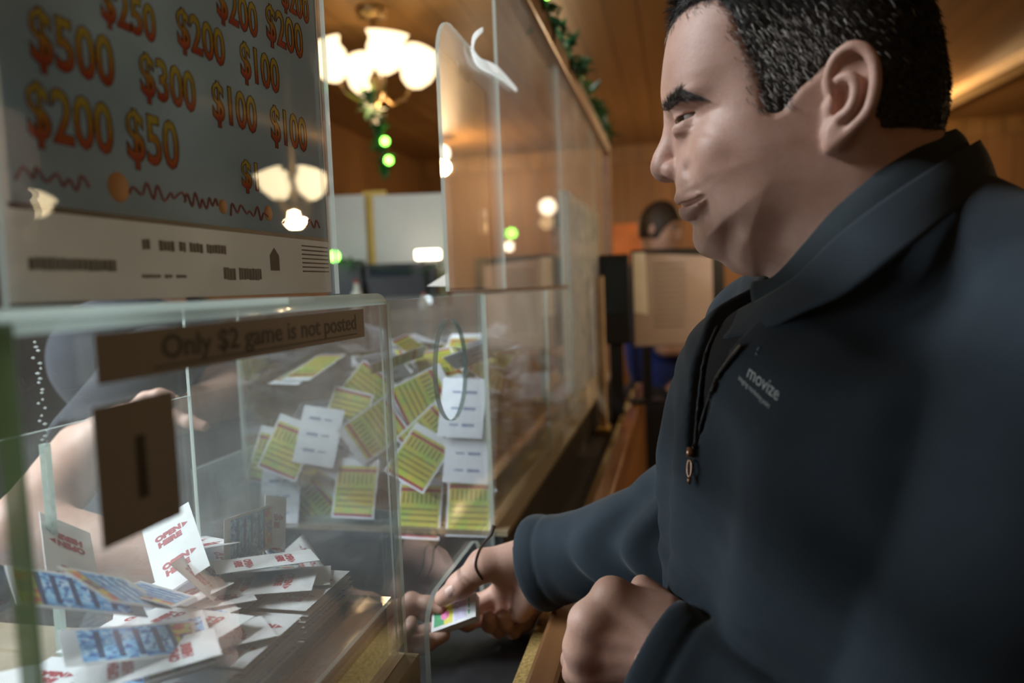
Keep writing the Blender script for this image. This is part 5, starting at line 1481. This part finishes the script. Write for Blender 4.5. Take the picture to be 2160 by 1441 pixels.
# reflected lamp on the back counter, built as a glowing bar
# ---- green garlands
def leaf(mb, p, d, u, L_, w, mi=0):
    p, d, u = Vector(p), Vector(d).normalized(), Vector(u); s_ = d.cross(u)
    if s_.length < 1e-4: s_ = d.cross(Vector((1, 0, 0)))
    s_.normalize(); n_ = s_.cross(d)
    a = [p, p + d * L_ * .35 + s_ * w + n_ * w * .2, p + d * L_, p + d * L_ * .35 - s_ * w + n_ * w * .2]; c = p + d * L_ * .45 - n_ * w * .25
    vs = [mb.bm.verts.new(q) for q in a]; cv = mb.bm.verts.new(c)
    for i in range(4):
        f = mb.bm.faces.new((vs[i], vs[(i + 1) % 4], cv)); f.material_index = mi
def garland(name, label, pts, nleaf, L_, w, bulbs, spread=.0, br=.011):
    rt = empty(name, label, 'garland', mat=Matrix.Identity(4))
    pl = catmull(pts, 8)
    mb = MB(); mb.tube(pl, .003, 6); mb.build('wire', M_wire, rt)
    mb = MB()
    for i in range(nleaf):
        k = random.randrange(len(pl)); d = Vector([random.gauss(0, 1) for _ in range(3)]).normalized()
        leaf(mb, pl[k], d, (random.random(), random.random(), 1), L_ * random.uniform(.6, 1.2), w)
    mb.build('leaves', M_leaf, rt)
    for b in bulbs:
        mb = MB(); mb.lathe([(br * math.sin(a), br * math.cos(a)) for a in np.linspace(0, math.pi, 9)], 12, 0, Matrix.Translation(Vector(b))); mb.build('bulb', M_led, rt)
    return rt
garland('light_garland', 'green tinsel garland with glowing green bulbs hanging below the chandelier', [cA + np.array([-.03, -.02, -.11]), P(782, 200, 3.08), P(800, 270, 3.06), P(806, 330, 3.06), P(812, 352, 3.06)], 160, .06, .012, [P(761, 179, 3.05), P(820, 338, 3.02), P(812, 298, 3.05)], br=.017)
garland('light_garland', 'green bulb string draped low over the back counter behind the tall shield', [P(640, 520, 2.80), P(705, 541, 2.80), P(800, 566, 2.80), P(900, 568, 2.80), P(978, 526, 2.80), P(1080, 492, 2.82), P(1140, 470, 2.85)], 40, .04, .008, [P(705, 541, 2.78), P(978, 526, 2.78), P(1080, 492, 2.80)], br=.020)
gp = [CW(s, T0 + .01, CZ + .618 + .008 * math.sin(s * 14)) for s in np.linspace(1.0, 3.2, 14)]
garland('leaf_garland', 'green leaf garland laid along the top of the wooden header', gp, 260, .055, .011, [gp[4] + np.array([0, 0, .03]), gp[8] + np.array([0, 0, .03])], br=.009)
# ---- streak of reflected light on the ceiling, built as a pale bar
q0 = on_z(1985, 212, CH - .01); q1 = on_z(2230, 85, CH - .01)
bmn = empty('ceiling_streak', 'pale bar on the ceiling standing in for a streak of reflected lamp light at upper right', 'beam', mat=Matrix.Identity(4))
M_streak = wood('pale_streak', (.50, .34, .16), (.66, .48, .26), 5, (1, 1, 1), .4)
p0, p1 = CW(q0[0], q0[1], CH), CW(q1[0], q1[1], CH); d = (p1 - p0) / np.linalg.norm(p1 - p0); nv = np.cross(d, HZ); p0 = p0 - d * .9; p1 = p1 + d * .6
mb = MB(); mb.prism([p0 + nv * .07, p1 + nv * .07, p1 - nv * .07, p0 - nv * .07], (0, 0, -.06)); mb.build('streak_bar', M_streak, bmn)
# ---- back counter with boards and small things
bc = empty('back_counter', 'dark wooden back counter along the staff side', 'cabinet', mat=CM(0, 0, 0))
cbox('carcass', (-2.2, 2.75, 0), (-.95, 3.35, CZ - .12), M_cabd, bc); cbox('worktop', (-2.22, 2.72, CZ - .12), (-.92, 3.37, CZ - .085), M_cabd, bc, .004)
for k in range(3): cbox('door', (-2.15 + k * .40, 2.735, .12), (-1.79 + k * .40, 2.75, CZ - .18), M_cabd, bc)
ZC = CZ - .085
def stand_board(px0, px1, pyt, d, label, mat, zb=None):
    a = P(px0, pyt, d); b = P(px1, pyt, d); z0 = ZC if zb is None else zb
    rt = empty('notice_board', label, 'board', mat=Matrix.Identity(4))
    x = (b - a); x[2] = 0; n = np.cross(x / np.linalg.norm(x), HZ)
    A0 = np.array([a[0], a[1], z0]); B0 = np.array([b[0], b[1], z0]); zt = (a[2] + b[2]) / 2
    mb = MB(); mb.prism([A0, B0, B0 + HZ * (zt - z0), A0 + HZ * (zt - z0)], n * -.012); mb.build('panel', mat, rt)
    return rt, A0, B0, zt, n
r1, a, b, zt, n = stand_board(690, 768, 412, 3.02, 'white notice board standing left of the yellow strip on the back counter', M_board)
r2, a2, b2, zt2, n2 = stand_board(786, 934, 410, 3.02, 'wider white notice board standing right of the yellow strip on the back counter', M_board)
rt = empty('yellow_strip', 'yellow vertical strip board between two white notice boards', 'board', mat=Matrix.Identity(4))
a3 = P(764, 404, 3.04); b3 = P(784, 404, 3.04); A0 = np.array([a3[0], a3[1], ZC]); B0 = np.array([b3[0], b3[1], ZC])
mb = MB(); mb.prism([A0, B0, B0 + HZ * (a3[2] - ZC), A0 + HZ * (a3[2] - ZC)], (0, .012, 0)); mb.build('strip', M_yel, rt)
mb = MB(); c3 = P(812, 410, 3.0); mb.prism([A0 + HZ * (a3[2] - ZC - .04), np.array([c3[0], c3[1] + .03, a3[2] - .04]), np.array([c3[0], c3[1] + .03, a3[2]]), A0 + HZ * (a3[2] - ZC)], (0, .010, 0)); mb.build('crossbar', M_yel, rt)
def px_box(name, label, cat, x0, x1, y0, y1, d, depth, mat, zb=None, bev=.006, parts=None):
    a = P(x0, y1, d); b = P(x1, y0, d); z0 = a[2] if zb is None else zb
    rt = empty(name, label, cat, mat=Matrix.Translation((0, 0, 0)))
    mb = MB(); mb.box((a[0], a[1], z0), (b[0], a[1] + depth, b[2]), bev=bev); mb.build('body', mat, rt); return rt, a, b
r, a, b = px_box('cash_register', 'dark cash register on the back counter below the white boards', 'register', 770, 920, 552, 612, 2.9, .08, M_blackp, ZC)
mb = MB(); mb.box((a[0] + .02, a[1] - .004, b[2] - .05), (b[0] - .10, a[1], b[2] - .012)); mb.build('display', M_screen, r)
mb = MB(); mb.lathe([(.016, 0), (.014, .010), (0, .012)], 12, 0, Matrix.Translation((b[0] - .04, a[1] - .002, ZC + .04)) @ Matrix.Rotation(math.pi / 2, 4, 'X')); mb.build('indicator', emitter('white_indicator', (.8, .9, 1), 4), r)
r, a, b = px_box('equipment_box', 'black equipment box at the left end of the back counter top', 'box', 692, 764, 548, 612, 2.9, .08, M_blackp, ZC)
def bottle(px, py, d, h, r, mat, label, zb):
    p = P(px, py, d); rt = empty('bottle', label, 'bottle', mat=Matrix.Translation((p[0], p[1], zb)))
    mb = MB(); mb.lathe([(0, 0), (r, 0), (r, h * .55), (r * .4, h * .75), (r * .36, h * .92), (0, h * .92)], 16); mb.build('body', mat, rt)
    mb = MB(); mb.lathe([(0, h * .9), (r * .42, h * .9), (r * .42, h), (0, h)], 12); mb.build('cap', M_red, rt)
bottle(752, 600, 2.84, .13, .024, M_paper, 'white squeeze bottle standing in front of the black equipment box', ZC)
bottle(893, 610, 2.84, .07, .020, M_paper, 'short white bottle with red cap beside the register', ZC)
bar, a, b = px_box('reflection_bar', 'small warm white glowing bar on the register standing in for a lamp reflection', 'lamp', 876, 928, 526, 548, 2.85, .03, M_globe, P(876, 548, 2.85)[2])  # elongated lamp reflection made as a glowing bar
cbox_w = MB(); cbox_w.box((a[0] + .02, a[1] + .01, ZC), (a[0] + .03, a[1] + .02, a[2])); cbox_w.build('stem', M_blackp, bar)
# leaning white card on the middle bin
cd = empty('white_card', 'white card leaning on top edge of the service window', 'card', mat=Matrix.Identity(4))
p0, p1, p2 = P(900, 604, 1.05), P(952, 604, 1.05), P(950, 572, 1.05)
mb = MB(); mb.prism([p0, p1, p2], (.0, .004, 0)); mb.build('sheet', M_paper, cd)
# ---- display board and screen at the far end of the counter
ds = empty('sign_stand', 'pinkish notice sheet on a dark stand at the far counter end, beside the man', 'sign', mat=Matrix.Identity(4))
zc = ZB
a = P(1332, 534, 2.5); b = P(1502, 540, 2.5); cz = P(1400, 732, 2.5)[2]
mb = MB(); mb.prism([np.array([a[0] - .0, a[1], cz]), np.array([b[0] + .04, b[1], cz]), np.array([b[0] + .04, b[1], a[2] + .01]), np.array([a[0], a[1], a[2] + .01])], (0, .02, 0)); mb.build('board', M_blackp, ds)
mb = MB(); mb.prism([np.array([a[0] + .004, a[1] - .002, cz + .004]), np.array([b[0], b[1] - .002, cz + .004]), np.array([b[0], b[1] - .002, b[2]]), np.array([a[0] + .004, a[1] - .002, a[2]])], (0, .0015, 0)); mb.build('notice_sheet', M_pinkp, ds)
mb = MB(); mb.prism([np.array([a[0] + .004, a[1] - .004, a[2] - .20]), np.array([a[0] + .05, a[1] - .004, a[2] - .21]), np.array([a[0] + .045, a[1] - .004, a[2]]), np.array([a[0] + .004, a[1] - .004, a[2]])], (0, .0015, 0)); mb.build('white_slip', M_paper, ds)
mb = MB()
for k in range(12):
    z = a[2] - .045 - k * .019; w = random.uniform(.10, .16); mb.box((a[0] + .07, a[1] - .0030, z), (a[0] + .07 + w, a[1] - .0022, z + .005))
mb.build('text_lines', M_inkb, ds)
c = P(1365, 730, 2.5); mb = MB(); zf = CZ - .4145; mb.box((c[0] - .015, c[1] + .004, zf), (c[0] + .015, c[1] + .018, cz)); mb.box((c[0] - .06, c[1] - .03, zf), (c[0] + .05, c[1] + .06, zf + .012)); mb.build('foot', M_blackp, ds)
sn, a, b = px_box('card_terminal', 'dark upright terminal screen left of the pinkish notice sheet', 'screen', 1268, 1326, 536, 728, 2.46, .03, M_blackp)
mb = MB(); mb.box((a[0] + .012, a[1] - .003, a[2] + .10), (b[0] - .012, a[1], b[2] - .015)); mb.build('screen', M_screen, sn)
mb = MB(); zf = CZ - .4672; mb.box((a[0] + .03, a[1] + .008, zf), (b[0] - .03, a[1] + .022, a[2])); mb.box((a[0] + .03, a[1] - .02, zf), (b[0] - .03, a[1] + .05, zf + .012)); mb.build('stand', M_blackp, sn)
# warm glow on the far wall, put in as an orange panel
op = empty('wall_glow', 'orange-red panel standing in for a glow on the back wall beyond the counter end', 'panel', mat=CM(0, 0, 0))
cbox('board', (-.62, S1 - .05, CZ - .10), (-.02, S1 - .03, CZ + .50), M_orange, op); cbox('frame', (-.65, S1 - .045, CZ - .13), (.01, S1 - .03, CZ - .10), M_cabd, op)
# bar stool
bs = P(1385, 1215, 1.75); st_ = empty('bar_stool', 'bar stool with a blue vinyl seat at the counter beyond the man', 'stool', mat=Matrix.Translation((bs[0] + .26, bs[1], 0)))
zs = bs[2]
mb = MB(); mb.lathe([(0, zs - .07), (.17, zs - .07), (.185, zs - .05), (.185, zs - .02), (.16, zs), (0, zs + .005)], 28); mb.build('seat', M_bluev, st_)
for k in range(4):
    a_ = math.pi / 4 + k * math.pi / 2; mb = MB(); mb.tube([(.12 * math.cos(a_), .12 * math.sin(a_), zs - .07), (.20 * math.cos(a_), .20 * math.sin(a_), 0)], .014, 8); mb.build('leg', M_blackp, st_)
mb = MB(); mb.tube([(.165 * math.cos(a_), .165 * math.sin(a_), .30) for a_ in np.linspace(0, 2 * math.pi, 25)], .009, 8); mb.build('footrest', M_brass, st_)
# cabinets on the staff-side wall
for k, (s, m, lab) in enumerate([(-1.0, M_cabd, 'dark wall cabinet nearest on the staff side wall'), (1.2, M_cwood, 'brown wall cabinet in the middle of the staff side wall'), (2.2, M_cabd, 'dark wall cabinet farthest on the staff side wall')]):
    wc = empty('wall_cabinet', lab, 'cabinet', 'cabinets along the staff side wall', mat=CM(0, 0, 0))
    cbox('carcass', (T_L, s - .45, 0), (T_L + .38, s + .45, 1.95), m, wc)
    for j in (0, 1): cbox('door', (T_L + .38, s - .44 + j * .45, .12), (T_L + .40, s - .02 + j * .45, 1.9), m, wc, .003)
# papers on those cabinets (blurred olive and orange notices)
for k, (x, y, w, h_, m, lab) in enumerate([(205, 740, .16, .30, M_orange, 'orange notice on the staff side seen through the near bin'), (560, 800, .30, .26, M_yel, 'ochre notice on the staff side seen low behind the near bin')]):
    q = on_t(x, y, T_L + .405); nt = empty('notice', lab, 'notice', mat=CM(0, 0, 0))
    cbox('sheet', (T_L + .402, q[0] - w / 2, q[2] - h_ / 2), (T_L + .408, q[0] + w / 2, q[2] + h_ / 2), m, nt)
# ================================================================== light
EXPO = 0.0
def fixture(FS, FT, FZ, ln, energy, tgt, label, es):
    fx = empty('ceiling_fixture', label, 'lamp', mat=CM(0, 0, 0)); h_ = ln / 2
    mb = MB(); mb.box((FT - .10, FS - h_, FZ + .012), (FT + .10, FS + h_, FZ + .06), bev=.006); mb.build('housing', M_paper, fx)
    mb = MB(); mb.box((FT - .085, FS - h_ + .015, FZ), (FT + .085, FS + h_ - .015, FZ + .012)); mb.build('diffuser', emitter('cool_diffuser', (.86, .95, 1.0), es), fx)
    for s in (-.75 * h_, .75 * h_): mb = MB(); mb.tube([(FT, FS + s, FZ + .06), (FT, FS + s, CH)], .005, 6); mb.build('hanger', M_brass, fx)
    l = bpy.data.lights.new('fluorescent', 'AREA'); l.shape = 'RECTANGLE'; l.size = ln; l.size_y = .18; l.energy = energy; l.color = (.86, .95, 1.0)
    o = bpy.data.objects.new('fluorescent', l); COL.objects.link(o)
    src = Vector(CW(FS, FT, FZ - .01)); zz = -(Vector(tgt) - src).normalized(); yd = zz.cross(Vector(DS)).normalized(); xd = yd.cross(zz)
    o.matrix_world = Matrix(((xd.x, yd.x, zz.x, src.x), (xd.y, yd.y, zz.y, src.y), (xd.z, yd.z, zz.z, src.z), (0, 0, 0, 1)))
fixture(.30, -1.45, 1.98, .9, 40, CW(.58, 0, 1.25), 'long fluorescent fixture hung low over the staff side near the camera', 5)
fixture(.50, -1.42, 2.556, .9, 62, CW(.6, .05, 1.5), 'added fluorescent fixture close under the ceiling, lighting the face over the poster', 6)  # second fixture, added to reach the face above the poster
# added cooler on the staff side, unseen fill for chest and hands
ck = empty('side_lightbox', 'added white cooler against the staff side, left of the frame', 'lightbox', mat=CM(0, 0, 0))
CT, K0, K1, KZ0, KZ1 = -1.70, -.05, .85, .35, 1.78
cbox('cabinet', (CT - .50, K0, 0), (CT - .03, K1, KZ1 + .15), M_paper, ck)
cbox('light_panel', (CT - .03, K0 + .04, KZ0), (CT - .02, K1 - .04, KZ1), emitter('lightbox_glow', (.86, .95, 1.0), 3.0), ck)
cbox('panel_frame', (CT - .03, K0, KZ1), (CT, K1, KZ1 + .15), M_blackp, ck); cbox('panel_frame', (CT - .03, K0, 0), (CT, K1, KZ0), M_blackp, ck)
for a, b in ((K0, K0 + .04), (K1 - .04, K1)): cbox('panel_frame', (CT - .03, a, KZ0), (CT, b, KZ1), M_blackp, ck)
cbox('handle', (CT, K1 - .03, .9), (CT + .03, K1 - .015, 1.3), M_brass, ck)
l = bpy.data.lights.new('side_fill', 'AREA'); l.shape = 'RECTANGLE'; l.size = .8; l.size_y = .9; l.energy = 17; l.color = (.86, .95, 1.0)
o = bpy.data.objects.new('side_fill', l); COL.objects.link(o)
src = Vector(CW(.40, CT - .01, 1.30)); zz = -Vector(DT); yd = Vector((0, 0, 1)); xd = yd.cross(zz)
o.matrix_world = Matrix(((xd.x, yd.x, zz.x, src.x), (xd.y, yd.y, zz.y, src.y), (xd.z, yd.z, zz.z, src.z), (0, 0, 0, 1)))
w = bpy.data.worlds.new('world'); SC.world = w; w.use_nodes = True
w.node_tree.nodes['Background'].inputs[0].default_value = (.02, .015, .01, 1)
cam = bpy.data.cameras.new('camera'); cam.lens = 26.0; cam.sensor_width = 36.0; cam.sensor_fit = 'HORIZONTAL'
cam.lens = FPX * 36.0 / 2160.0
co = bpy.data.objects.new('camera', cam); COL.objects.link(co)
co.matrix_world = Matrix(((RT[0], UPV[0], -FW[0], CAM[0]), (RT[1], UPV[1], -FW[1], CAM[1]), (RT[2], UPV[2], -FW[2], CAM[2]), (0, 0, 0, 1)))
cam.clip_start = .02; cam.clip_end = 60
cam.dof.use_dof = True; cam.dof.focus_distance = .73; cam.dof.aperture_fstop = 2.9; cam.dof.aperture_blades = 0
SC.camera = co
SC.view_settings.view_transform = 'Standard'; SC.view_settings.look = 'None'; SC.view_settings.gamma = 1; SC.view_settings.exposure = EXPO
SC.view_settings.use_curve_mapping = False
SC.cycles.max_bounces = 10; SC.cycles.transparent_max_bounces = 40; SC.cycles.glossy_bounces = 6; SC.cycles.diffuse_bounces = 4
SC.cycles.caustics_reflective = False; SC.cycles.caustics_refractive = False
SC.cycles.use_denoising = True; SC.cycles.sample_clamp_indirect = 4.0
